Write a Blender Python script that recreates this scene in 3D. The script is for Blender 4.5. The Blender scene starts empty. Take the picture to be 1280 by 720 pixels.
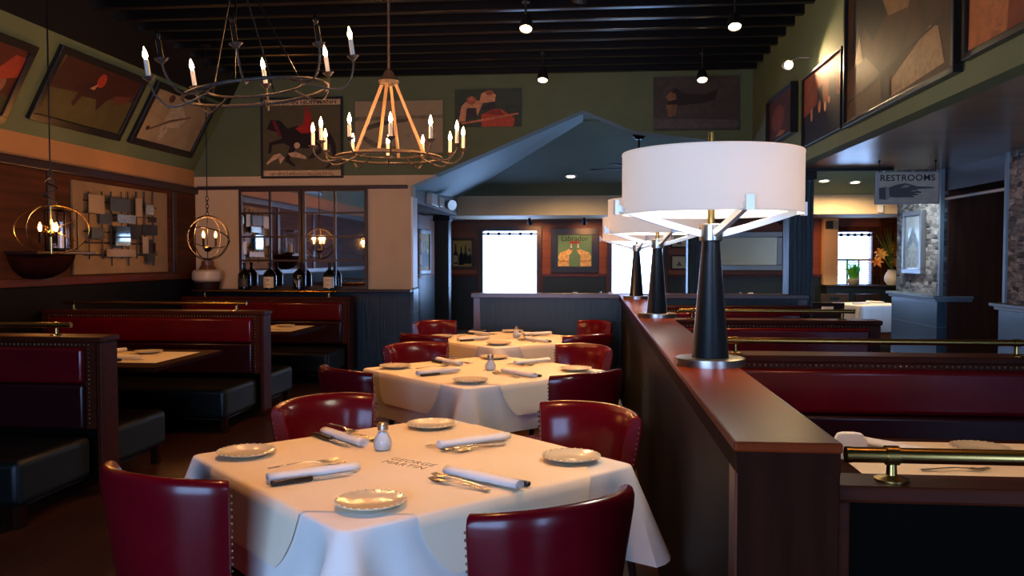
import bpy, bmesh, math, random
from mathutils import Vector, Matrix, Euler
random.seed(7)
PI = math.pi
scene = bpy.context.scene
COL = scene.collection

# ------------------------------------------------------------------ materials
def lin(h):
    h = h.lstrip('#'); v = [int(h[i:i+2], 16)/255 for i in (0, 2, 4)]
    return tuple((c/12.92 if c <= 0.04045 else ((c+0.055)/1.055)**2.4) for c in v) + (1.0,)

MATS = {}
def mat(name, col, rough=0.5, metal=0.0, col2=None, scale=8.0, stretch=(1, 1, 1), bump=0.0, coat=0.0,
        spec=0.5, detail=4.0, distort=0.0, lo=0.35, hi=0.65):
    if name in MATS: return MATS[name]
    m = bpy.data.materials.new(name); m.use_nodes = True
    nt = m.node_tree; b = nt.nodes['Principled BSDF']
    b.inputs['Base Color'].default_value = lin(col)
    b.inputs['Roughness'].default_value = rough
    b.inputs['Metallic'].default_value = metal
    b.inputs['Specular IOR Level'].default_value = spec
    b.inputs['Coat Weight'].default_value = coat
    b.inputs['Coat Roughness'].default_value = 0.12
    if col2 or bump:
        tc = nt.nodes.new('ShaderNodeTexCoord'); mp = nt.nodes.new('ShaderNodeMapping')
        nz = nt.nodes.new('ShaderNodeTexNoise')
        mp.inputs['Scale'].default_value = stretch
        nz.inputs['Scale'].default_value = scale; nz.inputs['Detail'].default_value = detail
        nz.inputs['Distortion'].default_value = distort
        nt.links.new(tc.outputs['Object'], mp.inputs['Vector']); nt.links.new(mp.outputs['Vector'], nz.inputs['Vector'])
        if col2:
            rp = nt.nodes.new('ShaderNodeValToRGB')
            rp.color_ramp.elements[0].position = lo; rp.color_ramp.elements[1].position = hi
            rp.color_ramp.elements[0].color = lin(col); rp.color_ramp.elements[1].color = lin(col2)
            nt.links.new(nz.outputs['Fac'], rp.inputs['Fac']); nt.links.new(rp.outputs['Color'], b.inputs['Base Color'])
        if bump:
            bp = nt.nodes.new('ShaderNodeBump'); bp.inputs['Strength'].default_value = bump; bp.inputs['Distance'].default_value = 0.01
            nt.links.new(nz.outputs['Fac'], bp.inputs['Height']); nt.links.new(bp.outputs['Normal'], b.inputs['Normal'])
    MATS[name] = m
    return m

def emis(name, col, strength):
    if name in MATS: return MATS[name]
    m = bpy.data.materials.new(name); m.use_nodes = True
    b = m.node_tree.nodes['Principled BSDF']
    b.inputs['Base Color'].default_value = lin(col)
    b.inputs['Emission Color'].default_value = lin(col); b.inputs['Emission Strength'].default_value = strength
    MATS[name] = m; return m

def glass(name, tint='#ffffff', refl=0.06, rough=0.02):
    m = bpy.data.materials.new(name); m.use_nodes = True
    nt = m.node_tree; nt.nodes.clear()
    out = nt.nodes.new('ShaderNodeOutputMaterial'); mix = nt.nodes.new('ShaderNodeMixShader')
    tr = nt.nodes.new('ShaderNodeBsdfTransparent'); gl = nt.nodes.new('ShaderNodeBsdfGlossy')
    lw = nt.nodes.new('ShaderNodeLayerWeight'); lw.inputs['Blend'].default_value = 0.25
    mth = nt.nodes.new('ShaderNodeMath'); mth.operation = 'MULTIPLY_ADD'
    mth.inputs[1].default_value = 0.3; mth.inputs[2].default_value = refl
    tr.inputs['Color'].default_value = lin(tint); gl.inputs['Roughness'].default_value = rough
    nt.links.new(lw.outputs['Fresnel'], mth.inputs[0]); nt.links.new(mth.outputs[0], mix.inputs['Fac'])
    nt.links.new(tr.outputs[0], mix.inputs[1]); nt.links.new(gl.outputs[0], mix.inputs[2]); nt.links.new(mix.outputs[0], out.inputs['Surface'])
    MATS[name] = m; return m

def banded(name, bands, rough=0.7, bump=0.15):
    """painted wall: paint colour changes at fixed heights (constant paint bands)"""
    m = mat(name, bands[0][1], rough)
    nt = m.node_tree; b = nt.nodes['Principled BSDF']
    geo = nt.nodes.new('ShaderNodeNewGeometry'); sp = nt.nodes.new('ShaderNodeSeparateXYZ')
    nt.links.new(geo.outputs['Position'], sp.inputs[0])
    dv = nt.nodes.new('ShaderNodeMath'); dv.operation = 'DIVIDE'; dv.inputs[1].default_value = 5.0
    nt.links.new(sp.outputs['Z'], dv.inputs[0])
    rp = nt.nodes.new('ShaderNodeValToRGB'); rp.color_ramp.interpolation = 'CONSTANT'
    cr = rp.color_ramp
    cr.elements[0].position = 0; cr.elements[0].color = lin(bands[0][1])
    cr.elements[1].position = bands[1][0]/5; cr.elements[1].color = lin(bands[1][1])
    for z, c in bands[2:]:
        e = cr.elements.new(z/5); e.color = lin(c)
    nz = nt.nodes.new('ShaderNodeTexNoise'); nz.inputs['Scale'].default_value = 3.0; nz.inputs['Detail'].default_value = 6
    nt.links.new(geo.outputs['Position'], nz.inputs['Vector'])
    mx = nt.nodes.new('ShaderNodeMix'); mx.data_type = 'RGBA'; mx.blend_type = 'MULTIPLY'; mx.inputs['Factor'].default_value = 0.25
    nt.links.new(dv.outputs[0], rp.inputs['Fac']); nt.links.new(rp.outputs['Color'], mx.inputs['A']); nt.links.new(nz.outputs['Fac'], mx.inputs['B'])
    nt.links.new(mx.outputs['Result'], b.inputs['Base Color'])
    bp = nt.nodes.new('ShaderNodeBump'); bp.inputs['Strength'].default_value = bump; bp.inputs['Distance'].default_value = 0.004
    nt.links.new(nz.outputs['Fac'], bp.inputs['Height']); nt.links.new(bp.outputs['Normal'], b.inputs['Normal'])
    return m

def planks(name, c1, c2, w, axis, rough=0.4, gap='#0a0504', gapw=0.006):
    """boards of width w laid side by side; axis: world axis across the boards"""
    m = mat(name, c1, rough)
    nt = m.node_tree; b = nt.nodes['Principled BSDF']
    geo = nt.nodes.new('ShaderNodeNewGeometry'); sp = nt.nodes.new('ShaderNodeSeparateXYZ')
    nt.links.new(geo.outputs['Position'], sp.inputs[0])
    d = nt.nodes.new('ShaderNodeMath'); d.operation = 'DIVIDE'; d.inputs[1].default_value = w
    nt.links.new(sp.outputs[axis], d.inputs[0])
    fl = nt.nodes.new('ShaderNodeMath'); fl.operation = 'FLOOR'; nt.links.new(d.outputs[0], fl.inputs[0])
    fr = nt.nodes.new('ShaderNodeMath'); fr.operation = 'FRACT'; nt.links.new(d.outputs[0], fr.inputs[0])
    wn = nt.nodes.new('ShaderNodeTexWhiteNoise'); wn.noise_dimensions = '1D'; nt.links.new(fl.outputs[0], wn.inputs['W'])
    mp = nt.nodes.new('ShaderNodeMapping'); sc = [1.5, 1.5, 1.5]; sc['XYZ'.index(axis)] = 14
    mp.inputs['Scale'].default_value = sc; nt.links.new(geo.outputs['Position'], mp.inputs['Vector'])
    nz = nt.nodes.new('ShaderNodeTexNoise'); nz.inputs['Scale'].default_value = 2.5; nz.inputs['Detail'].default_value = 6
    nt.links.new(mp.outputs['Vector'], nz.inputs['Vector'])
    av = nt.nodes.new('ShaderNodeMath'); av.operation = 'MULTIPLY_ADD'; av.inputs[1].default_value = 0.5
    hf = nt.nodes.new('ShaderNodeMath'); hf.operation = 'MULTIPLY'; hf.inputs[1].default_value = 0.5
    nt.links.new(nz.outputs['Fac'], hf.inputs[0]); nt.links.new(wn.outputs['Value'], av.inputs[0]); nt.links.new(hf.outputs[0], av.inputs[2])
    mx = nt.nodes.new('ShaderNodeMix'); mx.data_type = 'RGBA'; mx.inputs['A'].default_value = lin(c1); mx.inputs['B'].default_value = lin(c2)
    nt.links.new(av.outputs[0], mx.inputs['Factor'])
    gp = nt.nodes.new('ShaderNodeMath'); gp.operation = 'LESS_THAN'; gp.inputs[1].default_value = gapw/w; nt.links.new(fr.outputs[0], gp.inputs[0])
    mx2 = nt.nodes.new('ShaderNodeMix'); mx2.data_type = 'RGBA'; mx2.inputs['B'].default_value = lin(gap)
    nt.links.new(gp.outputs[0], mx2.inputs['Factor']); nt.links.new(mx.outputs['Result'], mx2.inputs['A'])
    nt.links.new(mx2.outputs['Result'], b.inputs['Base Color'])
    return m

def stonework(name):
    m = mat(name, '#6a6a66', 0.75)
    nt = m.node_tree; b = nt.nodes['Principled BSDF']
    geo = nt.nodes.new('ShaderNodeNewGeometry'); mp = nt.nodes.new('ShaderNodeMapping')
    mp.inputs['Scale'].default_value = (7, 7, 17)
    nt.links.new(geo.outputs['Position'], mp.inputs['Vector'])
    vo = nt.nodes.new('ShaderNodeTexVoronoi'); vo.inputs['Scale'].default_value = 1.3; vo.distance = 'CHEBYCHEV'
    nt.links.new(mp.outputs['Vector'], vo.inputs['Vector'])
    rp = nt.nodes.new('ShaderNodeValToRGB')
    for i, (p, c) in enumerate([(0.0, '#50565a'), (0.3, '#b5b5ae'), (0.55, '#7d7d78'), (0.8, '#cfcfc8'), (1.0, '#666c70')]):
        e = rp.color_ramp.elements[i] if i < 2 else rp.color_ramp.elements.new(p)
        e.position = p; e.color = lin(c)
    sp = nt.nodes.new('ShaderNodeSeparateColor'); nt.links.new(vo.outputs['Color'], sp.inputs[0])
    nt.links.new(sp.outputs[0], rp.inputs['Fac']); nt.links.new(rp.outputs['Color'], b.inputs['Base Color'])
    bp = nt.nodes.new('ShaderNodeBump'); bp.inputs['Strength'].default_value = 1.0; bp.inputs['Distance'].default_value = 0.05; bp.invert = True
    nt.links.new(vo.outputs['Distance'], bp.inputs['Height']); nt.links.new(bp.outputs['Normal'], b.inputs['Normal'])
    return m

M_wood = mat('mahogany wood', '#42190b', 0.35, col2='#5c2810', scale=6, stretch=(1, 0.12, 1), coat=0.05, spec=.3)
M_ledge = mat('polished ledge wood', '#6a260d', 0.32, col2='#702a0f', scale=5, stretch=(9, 0.8, 4), spec=.06)
M_woodx = mat('booth frame wood', '#341205', 0.45, col2='#45190a', scale=5, stretch=(0.6, 6, 6), spec=.12)
M_capwood = mat('dull brown cap wood', '#4a342c', 0.28, col2='#59423a', scale=5, spec=.6)
M_enddark = mat('dark stained end wood', '#240d07', 0.6, spec=0.02, col2='#2c130a', scale=5, stretch=(5, 5, 0.5))
M_black = mat('black beadboard paint', '#0b191c', 0.4, col2='#102428', scale=40, stretch=(1, 1, 0.06), bump=0.25)
M_blackflat = mat('matt black paint', '#0b0b0c', 0.6)
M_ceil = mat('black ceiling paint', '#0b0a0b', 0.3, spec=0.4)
M_red = mat('oxblood leather', '#52030e', 0.22, col2='#5c0611', scale=5, coat=0.12, spec=0.32, bump=0.03)
M_reddark = mat('dark maroon leather', '#26050a', 0.3, coat=0.1, spec=.3)
M_vinyl = mat('black vinyl', '#0a0d0c', 0.42, spec=0.25)
M_vinyllit = mat('black vinyl lit side', '#1a201f', 0.5, spec=.25)  # same black vinyl, coloured lighter for light falling on the seat ends
M_cloth = mat('white tablecloth linen', '#e6dfd4', 0.85, col2='#eee8de', scale=3, spec=0.2)
M_paper = mat('cream table paper', '#f0dfbf', 0.75, col2='#f4e5c9', scale=2, spec=0.25)
M_napkin = mat('white napkin cloth', '#efeae2', 0.85, spec=0.2)
M_brass = mat('aged brass', '#a5854a', 0.25, 1.0)
M_steel = mat('cutlery steel', '#e2dac8', 0.27, 1.0)
M_nickel = mat('brushed nickel', '#b9b2a6', 0.28, 1.0)
M_plate = mat('cream stoneware', '#ded0b0', 0.14, coat=0.4)
M_handle = mat('black riveted handle', '#15100e', 0.3)
M_salt = mat('white salt', '#f2f0ea', 0.5)
M_legs = mat('dark chair leg wood', '#24120c', 0.35)
M_nail = mat('antique nailhead', '#8a745a', 0.35, 1.0)
M_green = banded('cream and green wall paint', [(0, '#d6bd94'), (2.60, '#5b6947')])
M_greenL = banded('cream band wall paint', [(0, '#4a2818'), (2.47, '#c08c52')])
M_olive = mat('green wall paint', '#5b6947', 0.7, col2='#616f4b', scale=2)
M_teal = mat('teal green ceiling paint', '#587560', 0.7, col2='#5f7d66', scale=2)
M_tealstrip = mat('pale vault paint', '#648f90', 0.6)
M_beige = mat('beige beam paint', '#c2aa86', 0.7, col2='#cab28e', scale=2)
M_greyhead = mat('grey header paint', '#7d8484', 0.6)
M_soffit = mat('satin soffit paint', '#9a8468', 0.26, col2='#a28c6f', scale=1.2, stretch=(0.4, 3, 1), bump=0.12, spec=0.7)
M_blackwall = mat('matt black wall boards', '#0a0d0e', 0.65, spec=0.12)
M_walnut = mat('brown wall panelling', '#3f2314', 0.7, spec=0.12, col2='#55301b', scale=4, stretch=(1, 0.3, 4))
M_trim = mat('dark brown trim', '#2a1510', 0.4)
M_orange = planks('cedar wall boards', '#6f3a24', '#92512f', 0.19, 'Z', 0.5, '#3a1c10')
M_floor = planks('dark plank floor', '#30190d', '#472613', 0.13, 'X', 0.38, '#0c0604')
M_tile = planks('slate blue tile', '#3f5f70', '#4b6d80', .40, 'Z', 0.25, '#7f99a6', .005)
M_tile.node_tree.nodes['Principled BSDF'].inputs['Coat Weight'].default_value = .3
M_tilecap = mat('blue grey cap moulding', '#8ba6b5', 0.4)
M_stone = stonework('stacked ledge stone')
M_white = mat('white gloss paint', '#d9dcda', 0.4)
M_reveal = mat('pale reveal paint', '#f0eee8', 0.4)
M_shade = None
M_iron = mat('rusted iron', '#433a32', 0.55, 0.35, col2='#5a4e42', scale=30)
M_ironblack = mat('black iron', '#16110e', 0.4, 0.7)
M_strut = mat('pale oak strut', '#a5825a', 0.55, col2='#b89468', scale=6, stretch=(1, 1, 1))
M_candle = mat('candle sleeve ivory', '#f0e6d0', 0.5)
M_mirror = mat('mirror silver', '#c8cac8', 0.03, 1.0)
M_frameblk = mat('black picture frame', '#14100e', 0.35)
M_framebrn = mat('brown picture frame', '#3d2012', 0.4)
M_framesil = mat('silver picture frame', '#9a9d9e', 0.3, 0.7)
M_bottle = mat('dark wine glass', '#070b08', 0.08, coat=0.5)
M_label = mat('cream bottle label', '#d9cca6', 0.6)
M_ink = mat('dark ink', '#1d1a17', 0.6)
M_glass = glass('clear glass')
M_winglass = glass('window pane glass', refl=0.03)

# translucent lamp shade
def shade_mat():
    m = bpy.data.materials.new('white linen shade'); m.use_nodes = True
    nt = m.node_tree; nt.nodes.clear()
    out = nt.nodes.new('ShaderNodeOutputMaterial'); mx = nt.nodes.new('ShaderNodeMixShader'); mx.inputs['Fac'].default_value = 0.45
    df = nt.nodes.new('ShaderNodeBsdfDiffuse'); tl = nt.nodes.new('ShaderNodeBsdfTranslucent')
    df.inputs['Color'].default_value = lin('#f3efe8'); tl.inputs['Color'].default_value = lin('#f6ece0')
    nt.links.new(df.outputs[0], mx.inputs[1]); nt.links.new(tl.outputs[0], mx.inputs[2])
    em = nt.nodes.new('ShaderNodeEmission'); em.inputs['Color'].default_value = lin('#fff3ea'); em.inputs['Strength'].default_value = 0.13  # faint glow added to the cloth so the lit shade looks whiter
    ad = nt.nodes.new('ShaderNodeAddShader'); nt.links.new(mx.outputs[0], ad.inputs[0]); nt.links.new(em.outputs[0], ad.inputs[1]); nt.links.new(ad.outputs[0], out.inputs['Surface'])
    return m
M_shade = shade_mat()
E_flame = emis('candle bulb glow', '#ffcf95', 55.0)
E_bulb = emis('warm bulb glow', '#ffb566', 18.0)
E_lens = emis('spotlight lens glow', '#ffe2b0', 14.0)

# ------------------------------------------------------------------ mesh builder
class MB:
    def __init__(s): s.bm = bmesh.new()
    def _xf(s, vs, M, mi, fs):
        if M is not None:
            for v in vs: v.co = M @ v.co
        for f in fs: f.material_index = mi
    def box(s, c, d, mi=0, M=None, taper=1.0):
        x, y, z = d[0]/2, d[1]/2, d[2]/2
        t = taper
        vs = [s.bm.verts.new((c[0]+a*x*(t if k < 0 else 1), c[1]+b*y*(t if k < 0 else 1), c[2]+k*z)) for a, b, k in
              ((-1,-1,-1),(1,-1,-1),(1,1,-1),(-1,1,-1),(-1,-1,1),(1,-1,1),(1,1,1),(-1,1,1))]
        fs = [s.bm.faces.new([vs[i] for i in f]) for f in ((0,3,2,1),(4,5,6,7),(0,1,5,4),(1,2,6,5),(2,3,7,6),(3,0,4,7))]
        s._xf(vs, M, mi, fs); return s
    def b2(s, lo, hi, mi=0, M=None):
        return s.box([(a+b)/2 for a, b in zip(lo, hi)], [b-a for a, b in zip(lo, hi)], mi, M)
    def cyl(s, p0, p1, r0, r1=None, n=16, mi=0, M=None, caps=True):
        r1 = r0 if r1 is None else r1
        p0, p1 = Vector(p0), Vector(p1); d = (p1-p0).normalized()
        a = d.orthogonal().normalized(); b = d.cross(a)
        r = [[s.bm.verts.new(p + (a*math.cos(2*PI*i/n) + b*math.sin(2*PI*i/n))*rr) for i in range(n)] for p, rr in ((p0, r0), (p1, r1))]
        fs = [s.bm.faces.new((r[0][i], r[0][(i+1) % n], r[1][(i+1) % n], r[1][i])) for i in range(n)]
        if caps: fs += [s.bm.faces.new(r[0][::-1]), s.bm.faces.new(r[1])]
        s._xf(r[0]+r[1], M, mi, fs); return s
    def tube(s, pts, r, n=8, closed=False, mi=0, M=None):
        pts = [Vector(p) for p in pts]; N = len(pts); rings = []; up = None
        for i, p in enumerate(pts):
            if closed: d = pts[(i+1) % N] - pts[i-1]
            else: d = pts[min(i+1, N-1)] - pts[max(i-1, 0)]
            d.normalize()
            if up is None: up = d.orthogonal().normalized()
            up = (up - d*up.dot(d))
            if up.length < 1e-6: up = d.orthogonal()
            up.normalize(); b = d.cross(up)
            rr = r[i] if isinstance(r, (list, tuple)) else r
            rings.append([s.bm.verts.new(p + (up*math.cos(2*PI*k/n) + b*math.sin(2*PI*k/n))*rr) for k in range(n)])
        fs = []
        for i in range(N if closed else N-1):
            A, B = rings[i], rings[(i+1) % N]
            fs += [s.bm.faces.new((A[k], A[(k+1) % n], B[(k+1) % n], B[k])) for k in range(n)]
        if not closed: fs += [s.bm.faces.new(rings[0][::-1]), s.bm.faces.new(rings[-1])]
        s._xf([v for q in rings for v in q], M, mi, fs); return s
    def lathe(s, prof, n=32, c=(0, 0, 0), mi=0, M=None, cap=True):
        rings = []
        for r, z in prof:
            rings.append([s.bm.verts.new((c[0]+r*math.cos(2*PI*i/n), c[1]+r*math.sin(2*PI*i/n), c[2]+z)) for i in range(n)])
        fs = []
        for A, B in zip(rings, rings[1:]):
            fs += [s.bm.faces.new((A[i], A[(i+1) % n], B[(i+1) % n], B[i])) for i in range(n)]
        if cap: fs += [s.bm.faces.new(rings[0][::-1]), s.bm.faces.new(rings[-1])]
        s._xf([v for q in rings for v in q], M, mi, fs); return s
    def prism(s, poly, h0, h1, mi=0, M=None):
        """polygon in local XY extruded in local Z from h0 to h1"""
        a = [s.bm.verts.new((x, y, h0)) for x, y in poly]; b = [s.bm.verts.new((x, y, h1)) for x, y in poly]
        n = len(poly)
        fs = [s.bm.faces.new(a[::-1]), s.bm.faces.new(b)] + [s.bm.faces.new((a[i], a[(i+1) % n], b[(i+1) % n], b[i])) for i in range(n)]
        s._xf(a+b, M, mi, fs); return s
    def ball(s, c, r, n=12, m=8, mi=0, M=None):
        r = (r, r, r) if not isinstance(r, (tuple, list)) else r
        prof = [(math.sin(PI*k/m), -math.cos(PI*k/m)) for k in range(m+1)]
        rings = []
        for q, z in prof:
            if q < 1e-6: rings.append([s.bm.verts.new((c[0], c[1], c[2]+z*r[2]))])
            else: rings.append([s.bm.verts.new((c[0]+q*r[0]*math.cos(2*PI*i/n), c[1]+q*r[1]*math.sin(2*PI*i/n), c[2]+z*r[2])) for i in range(n)])
        fs = []
        for A, B in zip(rings, rings[1:]):
            for i in range(n):
                j = (i+1) % n
                q = [A[i % len(A)], A[j % len(A)], B[j % len(B)], B[i % len(B)]]
                u = []
                for v in q:
                    if v not in u: u.append(v)
                fs.append(s.bm.faces.new(u))
        s._xf([v for q in rings for v in q], M, mi, fs); return s
    def grid(s, rows, mi=0, M=None, closed_u=False, flip=False):
        """rows: list of lists of points"""
        R = [[s.bm.verts.new(p) for p in row] for row in rows]; fs = []
        for A, B in zip(R, R[1:]):
            n = len(A)
            for i in range(n if closed_u else n-1):
                q = (A[i], A[(i+1) % n], B[(i+1) % n], B[i]); fs.append(s.bm.faces.new(q[::-1] if flip else q))
        s._xf([v for q in R for v in q], M, mi, fs); return R
    def poly(s, pts, mi=0, M=None):
        vs = [s.bm.verts.new(p) for p in pts]; f = s.bm.faces.new(vs); s._xf(vs, M, mi, [f]); return vs
    def build(s, name, m, parent=None, smooth=35, bevel=0, solid=0, weld=False, seg=2):
        if weld: bmesh.ops.remove_doubles(s.bm, verts=s.bm.verts, dist=1e-5)
        bmesh.ops.recalc_face_normals(s.bm, faces=s.bm.faces)
        me = bpy.data.meshes.new(name); s.bm.to_mesh(me); s.bm.free()
        for x in (m if isinstance(m, (list, tuple)) else [m]): me.materials.append(x)
        if smooth:
            me.shade_smooth()
            me.set_sharp_from_angle(angle=math.radians(smooth))
        o = bpy.data.objects.new(name, me); COL.objects.link(o)
        if parent is not None: o.parent = parent
        if bevel:
            b = o.modifiers.new('edge', 'BEVEL'); b.width = bevel; b.segments = seg; b.limit_method = 'ANGLE'; b.angle_limit = math.radians(40)
        if solid:
            b = o.modifiers.new('thickness', 'SOLIDIFY'); b.thickness = solid; b.offset = 0
        return o

def thing(name, label, cat, loc=(0, 0, 0), rz=0.0, group=None, M=None):
    o = bpy.data.objects.new(name, None); COL.objects.link(o); o.empty_display_size = 0.1
    o.location = loc; o.rotation_euler = (0, 0, rz)
    if M is not None: o.matrix_world = M
    o['label'] = label; o['category'] = cat
    if group: o['group'] = group
    return o
def tag(o, label, cat, group=None, loc=None, rz=None):
    o['label'] = label; o['category'] = cat
    if group: o['group'] = group
    if loc: o.location = loc
    if rz is not None: o.rotation_euler = (0, 0, rz)
    return o
def struct(o): o['kind'] = 'structure'; return o
def kids(o): return [c for c in ALLKIDS.get(o.name, [])]
def copy_tree(o, label=None, loc=None, rz=None, group=None):
    def rec(a, par):
        c = a.copy(); COL.objects.link(c)
        if par is not None: c.parent = par
        for k in [q for q in bpy.data.objects if q.parent == a]: rec(k, c)
        return c
    r = rec(o, None)
    if label: r['label'] = label
    if loc is not None: r.location = loc
    if rz is not None: r.rotation_euler = (0, 0, rz)
    if group: r['group'] = group
    return r
def light(kind, name, loc, energy, col, parent=None, size=0.05, rot=None, spot=None, blend=0.4):
    l = bpy.data.lights.new(name, kind); l.energy = energy; l.color = lin(col)[:3]
    if kind in ('POINT', 'SPOT'): l.shadow_soft_size = size
    if spot: l.spot_size = math.radians(spot); l.spot_blend = blend
    o = bpy.data.objects.new(name, l); COL.objects.link(o); o.location = loc
    if parent is not None: o.parent = parent
    if rot is not None: o.rotation_euler = rot
    return o
def aim(frm, to): return (Vector(to)-Vector(frm)).to_track_quat('-Z', 'Y').to_euler()
def textmesh(name, body, size, m, parent=None, M=None, extrude=0.0006, align='CENTER', bold=0.0, spacing=1.0, sx=1.0):
    cu = bpy.data.curves.new(name, 'FONT'); cu.body = body; cu.size = size; cu.align_x = align; cu.align_y = 'CENTER'
    cu.extrude = extrude; cu.offset = bold; cu.space_character = spacing; cu.resolution_u = 3
    t = bpy.data.objects.new(name + '_tmp', cu); COL.objects.link(t)
    dg = bpy.context.evaluated_depsgraph_get(); me = bpy.data.meshes.new_from_object(t.evaluated_get(dg))
    bpy.data.objects.remove(t)
    if sx != 1: me.transform(Matrix.Diagonal((sx, 1, 1, 1)))
    if M is not None: me.transform(M)
    me.name = name; me.materials.clear(); me.materials.append(m)
    o = bpy.data.objects.new(name, me); COL.objects.link(o)
    if parent is not None: o.parent = parent
    return o
def T(x, y, z): return Matrix.Translation((x, y, z))
def RX(a): return Matrix.Rotation(a, 4, 'X')
def RY(a): return Matrix.Rotation(a, 4, 'Y')
def RZ(a): return Matrix.Rotation(a, 4, 'Z')
XZ = Matrix(((1,0,0,0),(0,0,-1,0),(0,1,0,0),(0,0,0,1)))     # local xy -> world xz, local z -> -y

# ------------------------------------------------------------------ key dimensions (metres)
XL, YB, ZC = -5.33, 11.05, 3.87        # booth wall, back wall, ceiling
XR, ZS, XS = 2.04, 2.45, 3.64          # upper wall over the right booths, soffit, stone wall
YF, XE = 18.2, 6.5                     # far wall and far end of the back room
Y0 = -1.8                              # front wall behind the camera

# ------------------------------------------------------------------ shell
m = MB(); m.b2((XL-.3, Y0-.3, -.12), (XE+.3, YF+.3, 0)); struct(m.build('floor', M_floor, smooth=0))
m = MB(); m.b2((XL-.2, Y0-.2, ZC+.2), (XR+.2, YB+.4, ZC+.35)); ceil = struct(m.build('ceiling', M_ceil, smooth=0))
for i in range(33):
    y = YB-.22-i*.39
    if y < Y0: break
    m = MB(); m.b2((XL+.4, y-.04, ZC), (XR+.02, y+.04, ZC+.21)); m.build('joist', M_ceil, ceil, smooth=0, bevel=.008, seg=1)

# left wall
m = MB(); m.b2((XL-.15, Y0, 0), (XL, YB+.3, 2.72)); wl = struct(m.build('wall_left', M_greenL, smooth=0))
m = MB(); m.b2((XL, Y0, 0.0), (XL+.02, YB, 1.25)); m.build('wainscot', M_blackwall, wl, smooth=0)
m = MB(); m.b2((XL, Y0, 1.25), (XL+.045, YB, 1.33)); m.build('chair_rail', M_wood, wl, smooth=0, bevel=.008)
m = MB(); m.b2((XL, Y0, 1.33), (XL+.012, YB, 2.42)); m.build('panelling', M_walnut, wl, smooth=0)
m = MB(); m.b2((XL, Y0, 2.38), (XL+.06, YB, 2.47)); m.build('crown_rail', M_trim, wl, smooth=0, bevel=.01)
for y in (6.1, 7.95, 10.45):
    m = MB(); m.b2((XL+.012, y-.05, 1.33), (XL+.03, y+.05, 2.38)); m.build('panel_stile', M_trim, wl, smooth=0, bevel=.006)
TH = math.radians(62); cS, sS = math.cos(TH), math.sin(TH)
L = (ZC+.2-2.70)/sS
m = MB(); P0 = Vector((XL, 0, 2.70)); U = Vector((cS, 0, sS)); NN = Vector((sS, 0, -cS))
pts = [P0 + Vector((0, y, 0)) + U*u - NN*t for t in (0, .1) for (y, u) in ((Y0, 0), (YB+.1, 0), (YB+.1, L), (Y0, L))]
vs = [m.bm.verts.new(p) for p in pts]
for f in ((0,1,2,3),(4,5,6,7),(0,1,5,4),(1,2,6,5),(2,3,7,6),(3,0,4,7)): m.bm.faces.new([vs[i] for i in f])
wlu = struct(m.build('wall_left_upper', M_olive, smooth=0))
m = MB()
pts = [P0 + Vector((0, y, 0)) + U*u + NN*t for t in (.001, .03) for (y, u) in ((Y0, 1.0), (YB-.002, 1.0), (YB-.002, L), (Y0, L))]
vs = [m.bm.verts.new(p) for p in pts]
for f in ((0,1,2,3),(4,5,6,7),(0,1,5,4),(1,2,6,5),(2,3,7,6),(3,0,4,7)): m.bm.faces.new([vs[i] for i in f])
m.build('dark_shade_panel', M_ceil, wlu, smooth=0)  # black panel added over the top of the slope to imitate darkness

# back wall with the gabled opening to the rear room
m = MB()
m.prism([(XL-.1, 0), (-2.36, 0), (-2.36, 2.48), (-.11, 3.43), (.58, 3.15), (1.54, 3.02), (2.10, 2.97), (2.10, 4.2), (XL-.1, 4.2)], -.3, 0, M=T(0, YB, 0) @ XZ)
wb = struct(m.build('wall_back', M_green, smooth=0))
m = MB(); m.b2((XL, YB-.025, 0), (-2.36, YB, 1.10)); m.build('wainscot', M_black, wb, smooth=0)
m = MB(); m.b2((XL+.05, YB-.22, 1.075), (-2.33, YB, 1.11)); m.build('ledge', M_trim, wb, smooth=0, bevel=.006)
m = MB(); m.b2((XL+.06, YB-.05, 2.44), (-2.40, YB, 2.485)); m.build('picture_rail', M_trim, wb, smooth=0, bevel=.006)
m = MB(); m.b2((-2.36, YB+.002, 1.13), (-2.335, YB+.29, 2.33)); m.build('reveal', M_reveal, wb, smooth=0)
m = MB(); m.b2((-2.36, YB-.02, 0), (-2.325, YB+.30, 1.11)); m.build('reveal_wainscot', M_tile, wb, smooth=0)

# right upper wall, soffit
m = MB(); m.b2((XR, Y0, ZS), (XR+.12, YB+.3, 4.2)); struct(m.build('wall_right_upper', M_olive, smooth=0))
m = MB(); m.b2((XR+.119, Y0, ZS+.001), (4.75, 9.27, ZS+.12)); struct(m.build('ceiling_soffit', M_soffit, smooth=0))
m = MB(); m.b2((XR+.12, 9.15, ZS+.12), (XE+.1, 9.27, 3.6)); struct(m.build('wall_soffit_end', M_olive, smooth=0))

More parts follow.
